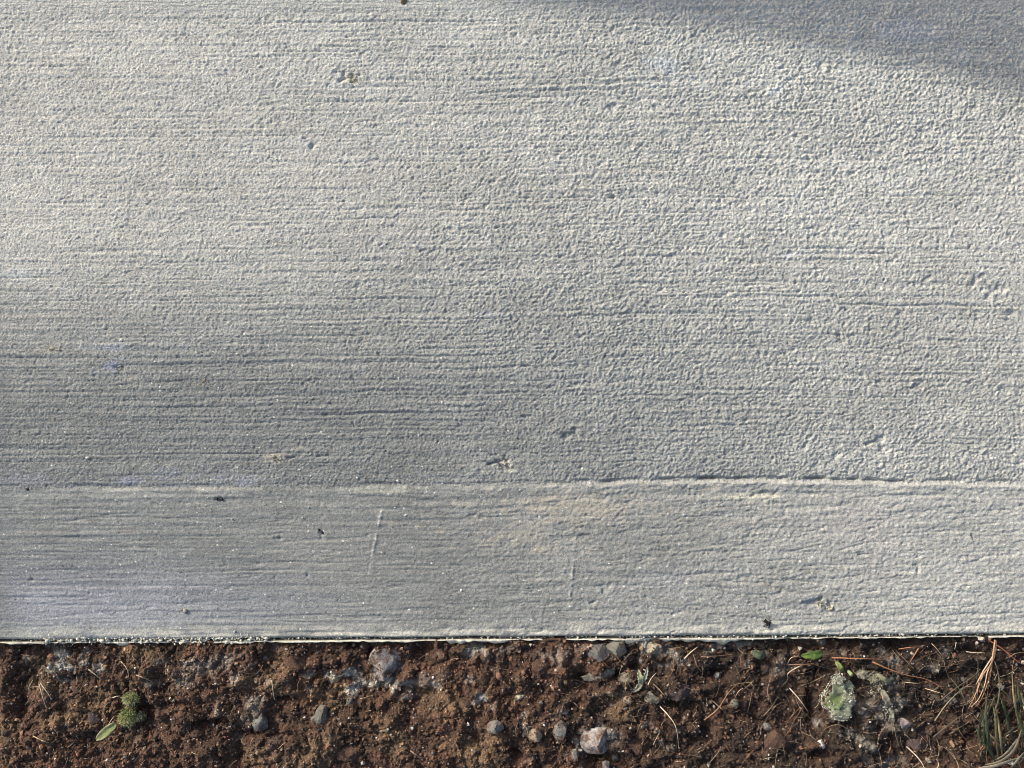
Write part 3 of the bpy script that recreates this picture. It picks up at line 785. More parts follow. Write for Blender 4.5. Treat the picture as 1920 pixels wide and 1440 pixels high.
ST = [
 ("stone", [(702, 1218), (755, 1212), (762, 1232), (745, 1262), (722, 1275), (692, 1270), (687, 1258)], .007, "pale", "largest pale grey-white stone just below the slab edge, left of centre", 4),
 ("stone", [(1099, 1222), (1106, 1211), (1130, 1206), (1143, 1218), (1140, 1229), (1120, 1240), (1101, 1240)], .007, "grey", "smooth dark grey stone touching the slab edge, right of centre", 4),
 ("stone", [(1128, 1204), (1168, 1203), (1172, 1222), (1158, 1232), (1143, 1218)], .005, "green", "greenish grey stone tucked beside the smooth dark one at the edge", 3),
 ("stone", [(584, 1346), (606, 1322), (612, 1320), (613, 1352), (607, 1362), (591, 1362)], .006, "green", "angular slate-grey stone with a pointed top, alone in brown soil", 4),
 ("stone", [(480, 1334), (490, 1331), (500, 1350), (503, 1364), (481, 1368), (474, 1352)], .006, "blue", "wedge-shaped pale blue-grey stone left of the angular slate one", 3),
 ("pebble", circ(1003, 1377, 13, 13, 8, 3), .006, "tan", "rounded pinkish tan pebble left of the grey egg-shaped one", 3),
 ("pebble", circ(1050, 1368, 13, 18, 9, 4), .007, "blue", "egg-shaped grey pebble right of the tan one", 3),
 ("pebble", circ(928, 1362, 15, 12, 8, 6), .006, "blue", "lumpy dark blue-grey pebble left of the tan one", 3),
 ("stone", [(1082, 1398), (1100, 1368), (1140, 1364), (1146, 1402), (1128, 1410), (1098, 1409)], .008, "pale", "broad pale grey broken stone at the bottom, right of centre", 4),
 ("stone", [(1072, 1404), (1080, 1402), (1084, 1416), (1080, 1424), (1073, 1422)], .004, "blue", "thin blue-grey flake under the broad pale broken stone", 3),
 ("stone", [(1130, 1428), (1142, 1424), (1141, 1446), (1132, 1446)], .004, "blue", "pale blue flake cut by the bottom edge of the photo", 3),
 ("stone", [(1146, 1412), (1156, 1408), (1158, 1422), (1148, 1424)], .004, "blue", "small blue-grey flake right of the broad broken stone's corner", 3),
 ("pebble", circ(98, 1229, 7, 5, 7, 1), .003, "pink", "small pink pebble near the slab edge at far left", 2),
 ("pebble", circ(936, 1266, 6, 8, 7, 2), .004, "pink", "small rust-pink pebble standing below the slab edge at centre", 2),
 ("pebble", circ(1219, 1309, 3, 3, 7, 9), .003, "tan", "tiny tan pebble beside the square cream flake", 2),
 ("pebble", circ(1176, 1312, 9, 8, 8, 12), .004, "tan", "small round tan pebble left of the square cream flake", 2),
 ("pebble", [(652, 1310), (662, 1307), (660, 1318), (650, 1321)], .003, "grey", "small flat grey stone up and right of the angular slate one", 2),
 ("pebble", circ(1344, 1266, 7, 8, 7, 8), .003, "blue", "small blue-grey pebble in a dark hollow, right of centre", 2),
 ("pebble", circ(1376, 1317, 8, 9, 7, 9), .004, "green", "small greenish pebble among thin roots right of centre", 2),
 ("pebble", circ(1436, 1361, 9, 7, 7, 10), .003, "blue", "small slate-blue pebble in bare dark soil right of centre", 2),
 ("stone", [(1888, 1422), (1893, 1421), (1901, 1431), (1898, 1434), (1891, 1431)], .003, "white", "bright white chip in the bottom right corner", 2),
 ("stone", [(1530, 1388), (1538, 1386), (1546, 1398), (1545, 1404), (1534, 1396)], .003, "white", "elongated cream chip below the dusty rosette leaf", 2),
 ("stone", circ(1275, 1297, 22, 14, 9, 12), .006, "plum", "smooth plum-grey clod right of the square cream flake", 3, "clod"),
 ("clod", circ(1195, 1392, 22, 22, 9, 13), .008, "clod", "rounded brown clod right of the broad pale broken stone", 4, "clod"),
 ("clod", circ(916, 1342, 12, 9, 9, 14), .004, "clod", "small brown clod above the lumpy blue-grey pebble", 3, "clod"),
 ("clod", circ(905, 1268, 22, 16, 9, 15), .006, "clod", "brown clod left of the rust-pink pebble", 3, "clod"),
 ("clod", [(1155, 1272), (1180, 1258), (1198, 1262), (1190, 1275), (1170, 1282), (1152, 1284)], .004, "mineral", "crusty beige mortar crust between the dark stone and the pale frond", 3, "crust"),
 ("clod", [(1095, 1268), (1120, 1256), (1152, 1252), (1160, 1264), (1125, 1274), (1100, 1277)], .004, "mineral", "flat speckled beige crust below the smooth dark stone", 3, "crust"),
 ("flake", [(1208, 1300), (1222, 1294), (1238, 1302), (1234, 1318), (1224, 1322), (1208, 1312)], .003, "cream", "square cream flake resting on dark soil below the pale frond", 3, "flake"),
 ("flake", [(78, 1248), (105, 1243), (128, 1258), (131, 1268), (110, 1266), (82, 1258)], .0022, "mineral", "flat grey cement splash at far left below the slab edge", 3, "flake"),
 ("flake", [(606, 1274), (640, 1256), (650, 1258), (634, 1277), (612, 1286)], .0025, "cream", "slanting cream mortar flake left of the largest pale stone", 3, "flake"),
 ("flake", [(688, 1277), (735, 1276), (742, 1286), (722, 1290), (697, 1284)], .0022, "cream", "thin crumbled mortar flake just under the largest pale stone", 3, "flake"),
 ("flake", [(960, 1310), (975, 1302), (986, 1300), (978, 1312), (962, 1318)], .0025, "cream", "small cream flake left of the dark hollow at centre", 2, "flake"),
 ("flake", circ(902, 1307, 6, 5, 6, 4), .002, "white", "tiny white mortar flake above the lumpy blue-grey pebble", 2, "flake"),
 ("flake", [(1204, 1212), (1216, 1207), (1244, 1207), (1248, 1214), (1236, 1224), (1218, 1226)], .003, "cream", "ring-shaped mortar flake hanging below the edge right of the dark stone", 3, "flake"),
 ("clod", circ(330, 1262, 14, 11, 8, 21), .004, "plum", "grey-brown clod below the edge between the two left plants", 3, "clod"),
 ("clod", circ(175, 1345, 18, 13, 8, 22), .005, "plum", "dark clod left of the bristly green tuft", 3, "clod"),
 ("clod", circ(550, 1240, 26, 18, 9, 23), .006, "clod", "brown clod close under the edge left of the largest pale stone", 3, "clod"),
 ("clod", circ(655, 1412, 26, 14, 9, 24), .006, "clod", "wide brown clod at the bottom below the angular slate stone", 3, "clod"),
 ("clod", circ(1015, 1250, 20, 14, 9, 25), .005, "clod", "brown clod under the edge left of the smooth dark stone", 3, "clod"),
 ("clod", circ(1445, 1385, 28, 20, 9, 26), .006, "clod", "dark brown clod below the small slate-blue pebble", 3, "clod"),
 ("clod", circ(1720, 1390, 24, 16, 9, 27), .005, "plum", "dull grey-brown clod near the bottom right", 3, "clod"),
]
for i_, s_ in enumerate(ST):
    nm, poly, h, mt, lab, sub = s_[:6]; cat = s_[6] if len(s_) > 6 else nm
    stone(cat if cat in ("clod", "flake", "crust") and nm != "pebble" else nm, poly, h, mt, lab, cat, i_, sub,
          sink=.42 if cat == "clod" else .34, rough=.34 if cat == "crust" else .22 if cat == "clod" else .08, dz=.0012 if cat in ("stone", "pebble") else .0006)

rs = random.Random(9)
kinds = [("tan", "small tan pebble half sunk in the soil"), ("grey", "small dark grey pebble half sunk in the soil"), ("pink", "small reddish pebble half sunk in the soil"), ("white", "small white grit stone in the soil")]
LM = [("the pointed green leaf at left", 200, 1372), ("the bristly green tuft", 243, 1330), ("the wedge-shaped stone", 488, 1350), ("the angular slate stone", 600, 1340),
      ("the largest pale stone under the edge", 722, 1245), ("the lumpy blue-grey pebble", 928, 1362), ("the egg-shaped grey pebble", 1050, 1368), ("the broad pale broken stone", 1115, 1388),
      ("the smooth dark grey stone at the edge", 1120, 1222), ("the square cream flake", 1222, 1306), ("the plum-grey clod", 1275, 1297), ("the rounded brown clod", 1195, 1392),
      ("the small slate-blue pebble", 1436, 1361), ("the bright green leaf", 1522, 1227), ("the dusty rosette leaf", 1572, 1312), ("the curl of dusty dead leaf", 1662, 1325),
      ("the thick cream straw at the bottom", 1718, 1420), ("the upright stick at far left", 80, 1304), ("the olive twig with a rusty tip", 512, 1295), ("the grass tuft in the corner", 1880, 1400),
      ("the slanting cream mortar flake", 628, 1270), ("the rust-pink pebble", 936, 1266)]
DIRS = ["right of", "upper right of", "above", "upper left of", "left of", "lower left of", "below", "lower right of"]
seen_l = set(); made = 0
for i_ in range(400):
    if made >= 38: break
    px = rs.uniform(8, 1900); py = rs.uniform(1222, 1432)
    if min(math.hypot(px - sum(p[0] for p in q_[1]) / len(q_[1]), py - sum(p[1] for p in q_[1]) / len(q_[1])) for q_ in ST) < 30: continue
    nm_, lx, ly = min(LM, key=lambda l: math.hypot(px - l[1], py - l[2]))
    if math.hypot(px - lx, py - ly) < 26: continue
    mt, cn = [("tan", "tan"), ("grey", "dark grey"), ("clod", "brown"), ("pink", "reddish"), ("clod", "brown"), ("white", "white")][made % 6]
    lab = "small %s pebble %s %s" % (cn, DIRS[int(round(math.atan2(ly - py, px - lx) / (math.pi / 4))) % 8], nm_)
    if lab in seen_l: continue
    seen_l.add(lab); made += 1
    rr_ = rs.uniform(3.5, 6) if mt != "white" else rs.uniform(2.2, 3.4)
    stone("pebble", circ(px, py, rr_, rr_ * rs.uniform(.65, 1), 6, i_, rs.uniform(0, 3)), rr_ * S * 1.3, mt, lab, "pebble", 200 + i_, 2, sink=.36, rough=.18, group="small pebbles scattered in the soil")

# chips and specks lying on the concrete
M_black = tint_mat("dark_speck", .6, 900, .7, 1.2, attr=False, color=(.025, .022, .02))
M_brown = tint_mat("brown_bit", .7, 900, .7, 1.2, attr=False, color=(.16, .12, .06))
CH = [
 (circ(757, 2, 6, 10, 7, 1), .003, M_brown, "brown crumb at the very top edge, left of centre", "crumb"),
 ([(660, 140), (668, 139), (672, 148), (664, 153), (658, 147)], .0022, "cream", "cluster of pale yellow grit in a pit near the top left of centre", "chip"),
 ([(940, 866), (951, 861), (957, 870), (950, 880), (938, 876)], .003, "cream", "crumbly cream grit in a pit above the middle of the margin", "chip"),
 (circ(225, 690, 7, 7, 7, 3), .003, "cream", "clump of cream grit with a blue-grey smear beside it, left side", "chip"),
 (circ(380, 718, 9, 7, 6, 4), .0016, "tan", "flat patch of tan grit right of the cream clump on the left side", "chip"),
 (circ(347, 1145, 5, 6, 7, 5), .003, "cream", "small yellowish chip on the bluish end of the margin", "chip"),
 (circ(1537, 1131, 7, 6, 7, 6), .003, "cream", "cream grit filling the pit on the margin at right", "chip"),
 (circ(1553, 1140, 6, 5, 7, 7), .0025, "mineral", "grit trailing from the right side of the margin pit", "chip"),
 (circ(163, 858, 4, 3, 6, 8), .0018, "white", "white grain low on the left above the margin", "chip"),
 (circ(746, 902, 3.4, 2.6, 6, 9), .0015, "white", "white grain on the margin's upper rim, left of centre", "chip"),
 (circ(761, 966, 3, 3, 6, 10), .0015, "white", "white grain on the upper part of the margin beside a faint scratch", "chip"),
 (circ(865, 1107, 3, 3.4, 6, 11), .0015, "white", "white grain on the lower part of the margin at centre", "chip"),
 (circ(227, 638, 4, 4, 6, 12), .0018, "white", "white grain above the pale blue smear on the left", "chip"),
 ([(1421, 174), (1432, 165), (1435, 168), (1425, 180)], .0014, "white", "slim slanting white sliver near the top right", "chip"),
 (circ(598, 994, 3, 4, 6, 14), .0016, M_black, "black seed-like speck on the margin, left of centre", "speck"),
 (circ(604, 999, 3, 2, 6, 15), .0014, M_black, "smaller black speck touching the seed-like one", "speck"),
 (circ(52, 917, 6, 3, 6, 16), .0016, M_black, "dark speck on the margin's rim at far left", "speck"),
 (circ(406, 935, 3, 3.5, 6, 17), .0014, M_black, "left half of the dark ring mark on the margin", "speck"),
 (circ(415, 936, 3, 3, 6, 18), .0014, M_black, "right half of the dark ring mark on the margin", "speck"),
 (circ(100, 655, 10, 5, 7, 19), .0014, "mineral", "crusty tan patch of grit on the left side", "crust"),
 (circ(518, 860, 8, 5, 7, 20), .0018, "cream", "tan grit just above the margin, left of centre", "crumb"),
]
for i_, (poly, h, mt, lab, cat) in enumerate(CH):
    if i_ in (1, 2, 3, 4, 6, 7, 19, 20):
        rg = np.random.default_rng(500 + i_); ax = np.array([p[0] for p in poly]); ay = np.array([p[1] for p in poly]); cx, cy = ax.mean(), ay.mean()
        c0 = P(cx, cy); n_ = 26; sx, sy = np.ptp(ax) / 2 * S, np.ptp(ay) / 2 * S
        ps = np.stack([rg.normal(0, .62 * sx, n_), rg.normal(0, .62 * sy, n_), rg.uniform(-.0007, .0003, n_)], 1)
        cl = (np.array([.42, .40, .31]) if mt != "tan" else np.array([.36, .30, .22])) * rg.uniform(.45, 1.25, (n_, 1))
        o = link("grit", scatter("grit", ps, np.clip(rg.lognormal(math.log(.34), .45, n_), .15, .95) * mm, np.clip(cl, .03, .7), 510 + i_), M_crumb)
        o.location = c0; tag(o, lab, "grit"); continue
    stone(cat, poly, h, mt, lab, cat, 400 + i_, 2, sink=.56, on_slab=True, rough=.12)

# insect-like black fragment: body with three little legs
def tube(pts, rad, sides=5, taper=True):
    pts = [Vector(p) for p in pts]; V = []; Q = []; n = len(pts)
    for i in range(n):
        d = (pts[min(i + 1, n - 1)] - pts[max(i - 1, 0)]).normalized()
        a = d.orthogonal().normalized(); a = (Vector((0, 0, 1)) - d * d.z); a = a.normalized() if a.length > 1e-4 else d.orthogonal().normalized()
        b = d.cross(a)
        t = i / (n - 1); rr = rad[i] if hasattr(rad, '__len__') else rad * ((1 - .75 * t) if taper else (1 if 0 < i < n - 1 else .6))
        for k in range(sides):
            an = 2 * math.pi * k / sides; V.append(tuple(pts[i] + (a * math.cos(an) + b * math.sin(an)) * rr))
    for i in range(n - 1):
        for k in range(sides):
            Q.append((i * sides + k, i * sides + (k + 1) % sides, (i + 1) * sides + (k + 1) % sides, (i + 1) * sides + k))
    return V, Q
def join_tubes(parts):
    V = []; Q = []
    for v, q in parts:
        o = len(V); V += v; Q += [tuple(i + o for i in f) for f in q]
    return V, Q
fr = bpy.data.objects.new("bark_fragment", None); p0 = P(1440, 1168); fr.location = p0; COL.objects.link(fr)
tag(fr, "black splintered fragment near the slab edge at right", "fragment")
def rel(px, py, dz): return P(px, py, dz) - p0
for nm, pts, r_ in [("splinter", [(1433, 1163, .001), (1440, 1168, .0016), (1447, 1168, .001)], .0010), ("splinter", [(1437, 1172, .0006), (1441, 1167, .0016), (1447, 1162, .002)], .0008),
                    ("splinter", [(1443, 1170, .0008), (1442, 1176, .0006), (1440, 1180, .0004)], .0004), ("splinter", [(1432, 1175, .0004), (1436, 1171, .001)], .0004)]:
    v, q_ = tube([rel(*p) for p in pts], r_, 5)
    link(nm, fast_mesh(nm, v, quads=q_), M_black, fr)

# ------------------------------------------------------------------ roots, needles, straws
def fcol(c, n): return np.tile(np.array(c), (n, 1)) * np.random.default_rng(int(sum(c) * 1e4)).uniform(.85, 1.15, (n, 1))
def path(pp, lift=.0012, arch=.0, n=12, wob=.0004, seed=0, f=None):
    """Smooth path on the soil through photograph pixels."""
    r = random.Random(seed); pts = [np.array(p, float) for p in pp]
    if len(pts) == 2: pts = [pts[0], (pts[0] + pts[1]) / 2 + np.array([r.uniform(-2, 2), r.uniform(-2, 2)]), pts[1]]
    out = []
    m = len(pts) - 1
    for i in range(n + 1):
        t = i / n * m; k = min(int(t), m - 1); u = t - k
        p0_ = pts[max(k - 1, 0)]; p1 = pts[k]; p2 = pts[k + 1]; p3 = pts[min(k + 2, m)]
        q_ = .5 * ((2 * p1) + (-p0_ + p2) * u + (2 * p0_ - 5 * p1 + 4 * p2 - p3) * u * u + (-p0_ + 3 * p1 - 3 * p2 + p3) * u ** 3)
        out.append(q_)
    # follow an upper envelope of the soil under it
    P3 = [G(a, b) for a, b in out]; zz = [p.z for p in P3]
    ze = [max(zz[max(0, i - 2):i + 3]) for i in range(len(zz))]
    ze = [sum(ze[max(0, i - 2):i + 3]) / len(ze[max(0, i - 2):i + 3]) for i in range(len(ze))]
    res = []
    for i, (a, b) in enumerate(out):
        z = ze[i] + lift + arch * math.sin(math.pi * i / n) + r.uniform(-wob, wob)
        k = (CAM_H - z) / CAM_H
        res.append(Vector(((a - 960) * S * k, (720 - b) * S * k, z)))
    return res

def strand(name, pp, r_px, col, label, cat, group=None, lift=.0012, arch=.001, n=14, seed=0, parent=None):
    pts = path(pp, lift, arch, n, seed=seed)
    o0 = pts[0].copy()
    v, q_ = tube([p - (o0 if parent is None else parent.location) for p in pts], r_px * S, 5)
    o = link(name, fast_mesh(name, v, quads=q_, color=fcol(col, len(v))), M_fibre, parent)
    if parent is None:
        o.location = o0; tag(o, label, cat, group)
    return o
OR = (.34, .15, .075); TA = (.46, .34, .22); CR = (.58, .50, .38); BR = (.20, .11, .07); DK = (.09, .08, .06); YG = (.24, .25, .10)
NEED = [
 ([(1560, 1233), (1610, 1235), (1662, 1236)], 1.7, OR, "straight orange needle lying level right of the bright green leaf", "needle"),
 ([(1636, 1241), (1665, 1254), (1700, 1266), (1735, 1273), (1765, 1288)], 1.8, OR, "long rust-brown needle sloping down above the dusty crumbs at right", "needle"),
 ([(1722, 1216), (1712, 1232), (1705, 1244)], 1.6, OR, "short upright orange needle under the slab edge at right", "needle"),
 ([(1854, 1200), (1880, 1217), (1905, 1238), (1925, 1250)], 1.8, (.36, .13, .07), "bright orange-red needle in the top right of the soil", "needle"),
 ([(1685, 1217), (1705, 1214), (1722, 1213)], 1.3, OR, "pale orange needle just under the slab edge, left of the upright one", "needle"),
 ([(1480, 1290), (1497, 1309), (1515, 1334)], 1.6, CR, "straight cream straw left of the dusty rosette leaf", "straw"),
 ([(1503, 1247), (1478, 1262), (1477, 1274), (1464, 1288)], 1.6, TA, "bent tan root left below the bright green leaf", "root"),
 ([(1475, 1246), (1500, 1246), (1525, 1244), (1545, 1234)], 1.6, BR, "brown root under the bright green leaf", "root"),
 ([(1477, 1244), (1484, 1233), (1500, 1231)], 1.3, TA, "small tan root hooked against the bright green leaf", "root"),
 ([(1700, 1400), (1716, 1415), (1728, 1430), (1736, 1446)], 1.9, CR, "thick cream straw at the bottom edge right of centre of the soil", "straw"),
 ([(1752, 1446), (1760, 1434), (1755, 1422)], 1.3, TA, "short tan root right of the thick cream straw", "root"),
 ([(1753, 1351), (1775, 1320), (1800, 1295), (1822, 1280)], 1.6, (.22, .19, .12), "long olive stem crossing the dark soil below the straw bundle", "stem"),
 ([(1763, 1314), (1790, 1292), (1832, 1262), (1838, 1246)], 1.5, DK, "dark thin stem running up to the straw bundle", "stem"),
 ([(1750, 1382), (1775, 1362), (1800, 1344), (1833, 1331)], 1.6, DK, "dark twig below the olive stem", "twig"),
 ([(1735, 1291), (1752, 1296), (1771, 1302)], 1.4, TA, "pale tan straw end right of the dusty crumbs", "straw"),
 ([(1695, 1279), (1715, 1281), (1725, 1282)], 1.2, TA, "short tan straw above the dusty crumbs", "straw"),
 ([(1283, 1235), (1296, 1222), (1308, 1213)], 1.6, CR, "cream root just under the slab edge right of the ring-shaped flake", "root"),
 ([(1215, 1284), (1221, 1272), (1230, 1262)], 1.5, CR, "cream straw pointing up from the square cream flake", "straw"),
 ([(1226, 1283), (1236, 1293), (1245, 1303)], 1.5, TA, "tan straw at the upper right corner of the square cream flake", "straw"),
 ([(1238, 1325), (1252, 1340), (1266, 1360), (1271, 1384), (1272, 1403)], 1.4, CR, "long thin cream root hanging down right of the brown clod", "root"),
 ([(1225, 1396), (1232, 1382), (1238, 1372)], 1.3, TA, "tan root fragment right of the rounded brown clod", "root"),
 ([(1300, 1228), (1308, 1250), (1318, 1262)], 1.2, BR, "brown root curling below the cream one near the edge", "root"),
 ([(1262, 1228), (1262, 1256), (1250, 1275)], 1.0, BR, "fine brown root above the plum-grey clod", "root"),
 ([(74, 1283), (79, 1303), (86, 1325)], 2.0, (.30, .25, .20), "upright grey-brown stick at far left", "stick"),
 ([(76, 1281), (88, 1298), (98, 1312)], 1.2, CR, "fine cream straw crossing the upright stick at far left", "straw"),
 ([(62, 1275), (54, 1290), (53, 1303)], 1.3, YG, "thin olive stalk left of the upright stick", "stalk"),
 ([(144, 1270), (144, 1284)], 1.8, (.26, .20, .15), "short brown stick right of the cement splash", "stick"),
 ([(227, 1240), (238, 1254), (242, 1270)], 1.5, TA, "curved tan root above the bristly green tuft", "root"),
 ([(256, 1266), (272, 1272), (292, 1281)], 1.8, (.28, .19, .14), "thick brown root end right of the curved tan one", "root"),
 ([(166, 1255), (180, 1266), (190, 1274)], 1.8, (.34, .31, .22), "pale olive root left of the curved tan one", "root"),
 ([(212, 1308), (226, 1305)], 1.7, CR, "short cream straw left of the bristly green tuft", "straw"),
 ([(213, 1344), (205, 1356), (200, 1366)], 1.2, TA, "fine tan stalk above the pointed green leaf", "stalk"),
 ([(62, 1380), (78, 1388), (92, 1393)], 1.3, TA, "tan straw near the bottom left", "straw"),
 ([(510, 1275), (512, 1295), (515, 1312)], 1.7, (.34, .31, .20), "upright olive twig with a rusty tip right of the wedge stone", "twig"),
 ([(770, 1408), (782, 1416), (792, 1424)], 1.6, (.26, .20, .16), "short brown twig at the bottom centre", "twig"),
 ([(1315, 1231), (1345, 1230), (1380, 1226)], 1.0, BR, "fine brown root lying level under the edge right of centre", "root"),
 ([(1355, 1330), (1345, 1322), (1333, 1312)], 1.2, TA, "tan root right of the plum-grey clod", "root"),
 ([(1320, 1350), (1345, 1330), (1365, 1300), (1382, 1282)], 1.4, (.32, .18, .10), "long rusty root sloping up right of the plum-grey clod", "root"),
 ([(1865, 1240), (1872, 1262), (1878, 1290), (1895, 1310)], 1.2, (.20, .17, .12), "fine dark stalk right of the straw bundle", "stalk"),
 ([(1812, 1222), (1830, 1224), (1846, 1223)], 1.2, CR, "cream straw just left of the straw bundle's root", "straw"),
 ([(1793, 1204), (1790, 1218)], 1.1, CR, "short cream root hanging from the slab edge at right", "root"),
 ([(1746, 1206), (1756, 1216), (1768, 1232)], 1.1, TA, "thin tan root slanting from the slab edge at right", "root"),
 ([(1682, 1222), (1700, 1240), (1720, 1262)], .9, (.22, .16, .12), "hair-thin brown root right of the level orange needle", "root"),
]
for i_, (pp, r_, col, lab, cat) in enumerate(NEED):
    strand(cat, pp, r_ * .85, col, lab, cat, seed=i_)

# fine root hairs: nobody could count them
parts = []; cols = []
rf = random.Random(3)
for i_ in range(620):
    px = (rf.uniform(1150, 1940) if rf.random() < .7 else rf.uniform(0, 1200)); py = rf.uniform(1212, 1445)
    a = rf.uniform(0, 2 * math.pi); L = rf.uniform(10, 46) * (1.2 if px > 1400 else .7); bend = rf.uniform(-.9, .9)
    pp = [(px, py)]
    for k in range(3):
        a += bend * .5 + rf.uniform(-.2, .2); px += math.cos(a) * L / 3; py += math.sin(a) * L / 3; pp.append((px, py))
    if max(p[1] for p in pp) > 1475 or min(p[1] for p in pp) < 1208: continue
    v, q_ = tube(path(pp, rf.uniform(-.0002, .0012), rf.uniform(0, .0015), 7, seed=i_), rf.uniform(.35, .8) * S, 3)
    parts.append((v, q_)); c = rf.choice([TA, BR, (.30, .22, .15), (.38, .30, .20), OR, (.16, .12, .09)]); cols.append(fcol(c, len(v)) * rf.uniform(.6, 1.1))
v, q_ = join_tubes(parts)
o = link("root_hairs", fast_mesh("root_hairs", v, quads=q_, color=np.concatenate(cols)), M_fibre)
tag(o, "tangle of fine dry root hairs over the dark soil", "root hairs", kind="stuff")

# ------------------------------------------------------------------ dry straw bundle and grass at the right
def plant_root(name, px, py, label, cat, group=None):
    o = bpy.data.objects.new(name, None); o.location = G(px, py); COL.objects.link(o); tag(o, label, cat, group); return o
b = plant_root("straw_bundle", 1864, 1215, "reddish straw bundle hanging from the slab edge at right", "dry grass")
for i_, (pp, r_, col) in enumerate([([(1866, 1200), (1862, 1225), (1858, 1245), (1838, 1272), (1830, 1300), (1816, 1328)], 2.6, (.42, .24, .14)),
                                   ([(1868, 1202), (1864, 1232), (1852, 1258), (1846, 1285), (1834, 1312), (1820, 1325)], 2.2, (.50, .38, .26)),
                                   ([(1862, 1230), (1845, 1256), (1832, 1280), (1830, 1284)], 2.2, (.56, .42, .30)),
                                   ([(1862, 1236), (1856, 1262), (1848, 1292), (1836, 1318), (1828, 1326)], 1.6, (.36, .18, .11)),
                                   ([(1864, 1215), (1860, 1250), (1855, 1278), (1850, 1310)], 1.4, (.26, .18, .12)),
                                   ([(1845, 1262), (1834, 1290), (1832, 1310)], 1.3, (.52, .34, .22))]):
    strand("stalk", pp, r_ * .75, tuple(k_ * .8 for k_ in col), None, None, arch=.004, lift=.002, seed=50 + i_, parent=b)

def blade_mesh(pts, w, col):
    """A flat folded grass blade along pts."""
    V = []; C = []; Q = []; n = len(pts)
    for i, p in enumerate(pts):
        d = (pts[min(i + 1, n - 1)] - pts[max(i - 1, 0)]).normalized(); sd = d.cross(Vector((0, 0, 1))).normalized()
        t = i / (n - 1); ww = w * (0.55 + .6 * math.sin(math.pi * min(t * 1.1, 1) * .8)) * (1 - t ** 3) + 1e-5
        V += [tuple(p - sd * ww + Vector((0, 0, .3 * ww))), tuple(p - Vector((0, 0, .1 * ww))), tuple(p + sd * ww + Vector((0, 0, .3 * ww)))]
        V += [tuple(p + sd * ww + Vector((0, 0, .3 * ww - .00015))), tuple(p - Vector((0, 0, .1 * ww + .00015))), tuple(p - sd * ww + Vector((0, 0, .3 * ww - .00015)))]
        k = .8 + .4 * t; C += [np.array(col) * k] * 6
    for i in range(n - 1):
        for k in range(6):
            Q.append((i * 6 + k, i * 6 + (k + 1) % 6, (i + 1) * 6 + (k + 1) % 6, (i + 1) * 6 + k))
    return V, Q, np.array(C)
M_blade = tint_mat("grass_blade", .55, 700, .75, 1.2, spec=.4)
def blade(parent, pp, w, col, name="blade", lift=.003, arch=.004, seed=0):
    pts = [p - parent.location for p in path(pp, lift, arch, 12, seed=seed)]
    v, q_, c = blade_mesh(pts, w * S * .78, col)
    return link(name, fast_mesh(name, v, quads=q_, color=c * .85), M_blade, parent)
GR = (.045, .065, .02); GG = (.07, .085, .05); DY = (.24, .20, .11); OL = (.11, .105, .045); GD = (.025, .038, .016)
g = plant_root("grass_tuft", 1880, 1400, "tuft of green and olive grass blades in the bottom right corner", "grass")
for i_, (pp, w, col) in enumerate([([(1872, 1425), (1868, 1380), (1866, 1340), (1858, 1312)], 3.2, OL), ([(1880, 1420), (1874, 1370), (1864, 1310)], 2.6, DY),
                                  ([(1915, 1372), (1906, 1335), (1900, 1300), (1898, 1260)], 2.6, DY), ([(1893, 1350), (1882, 1325), (1876, 1305)], 3.2, GR),
                                  ([(1862, 1420), (1852, 1380), (1848, 1340), (1852, 1300)], 4.2, GG), ([(1850, 1405), (1846, 1370), (1850, 1330)], 4, GD),
                                  ([(1905, 1400), (1890, 1360), (1886, 1330)], 3.2, GD), ([(1925, 1340), (1912, 1310), (1908, 1280)], 3, GR),
                                  ([(1840, 1395), (1835, 1370), (1842, 1345)], 3.6, GG), ([(1870, 1440), (1858, 1410), (1838, 1385), (1826, 1350)], 2.6, GD),
                                  ([(1930, 1400), (1918, 1370), (1905, 1330), (1900, 1310)], 2.6, GR)]):
    blade(g, pp, w, col, seed=70 + i_)
rg_ = random.Random(31)
for i_ in range(26):
    x0 = rg_.uniform(1815, 1925); y0 = rg_.uniform(1330, 1450); an = rg_.uniform(-2.3, -.7); L_ = rg_.uniform(40, 105); cv = rg_.uniform(-.5, .5)
    pp = [(x0 + math.cos(an + cv * k / 3) * L_ * k / 3, y0 + math.sin(an + cv * k / 3) * L_ * k / 3) for k in range(4)]
    if pp[-1][1] < 1225: continue
    blade(g, pp, rg_.uniform(.9, 2.0), rg_.choice([GD, OL, GD, (.16, .14, .08), (.09, .075, .045)]), lift=rg_.uniform(.001, .005), seed=300 + i_)
g = plant_root("dry_grass", 1900, 1405, "dry beige grass blades curving below the green tuft", "dry grass")
for i_, (pp, w, col) in enumerate([([(1848, 1434), (1875, 1428), (1900, 1408), (1912, 1380), (1922, 1345)], 3.6, (.20, .17, .115)), ([(1862, 1428), (1885, 1414), (1905, 1390), (1920, 1372)], 3, (.24, .21, .145)),
                                  ([(1835, 1440), (1865, 1436), (1895, 1426), (1925, 1418)], 3.6, (.24, .21, .15)), ([(1895, 1440), (1908, 1425), (1925, 1405)], 3, (.28, .25, .18)),
                                  ([(1915, 1300), (1922, 1330), (1935, 1350)], 3.4, (.34, .31, .22))]):
    blade(g, pp, w, col, seed=90 + i_)

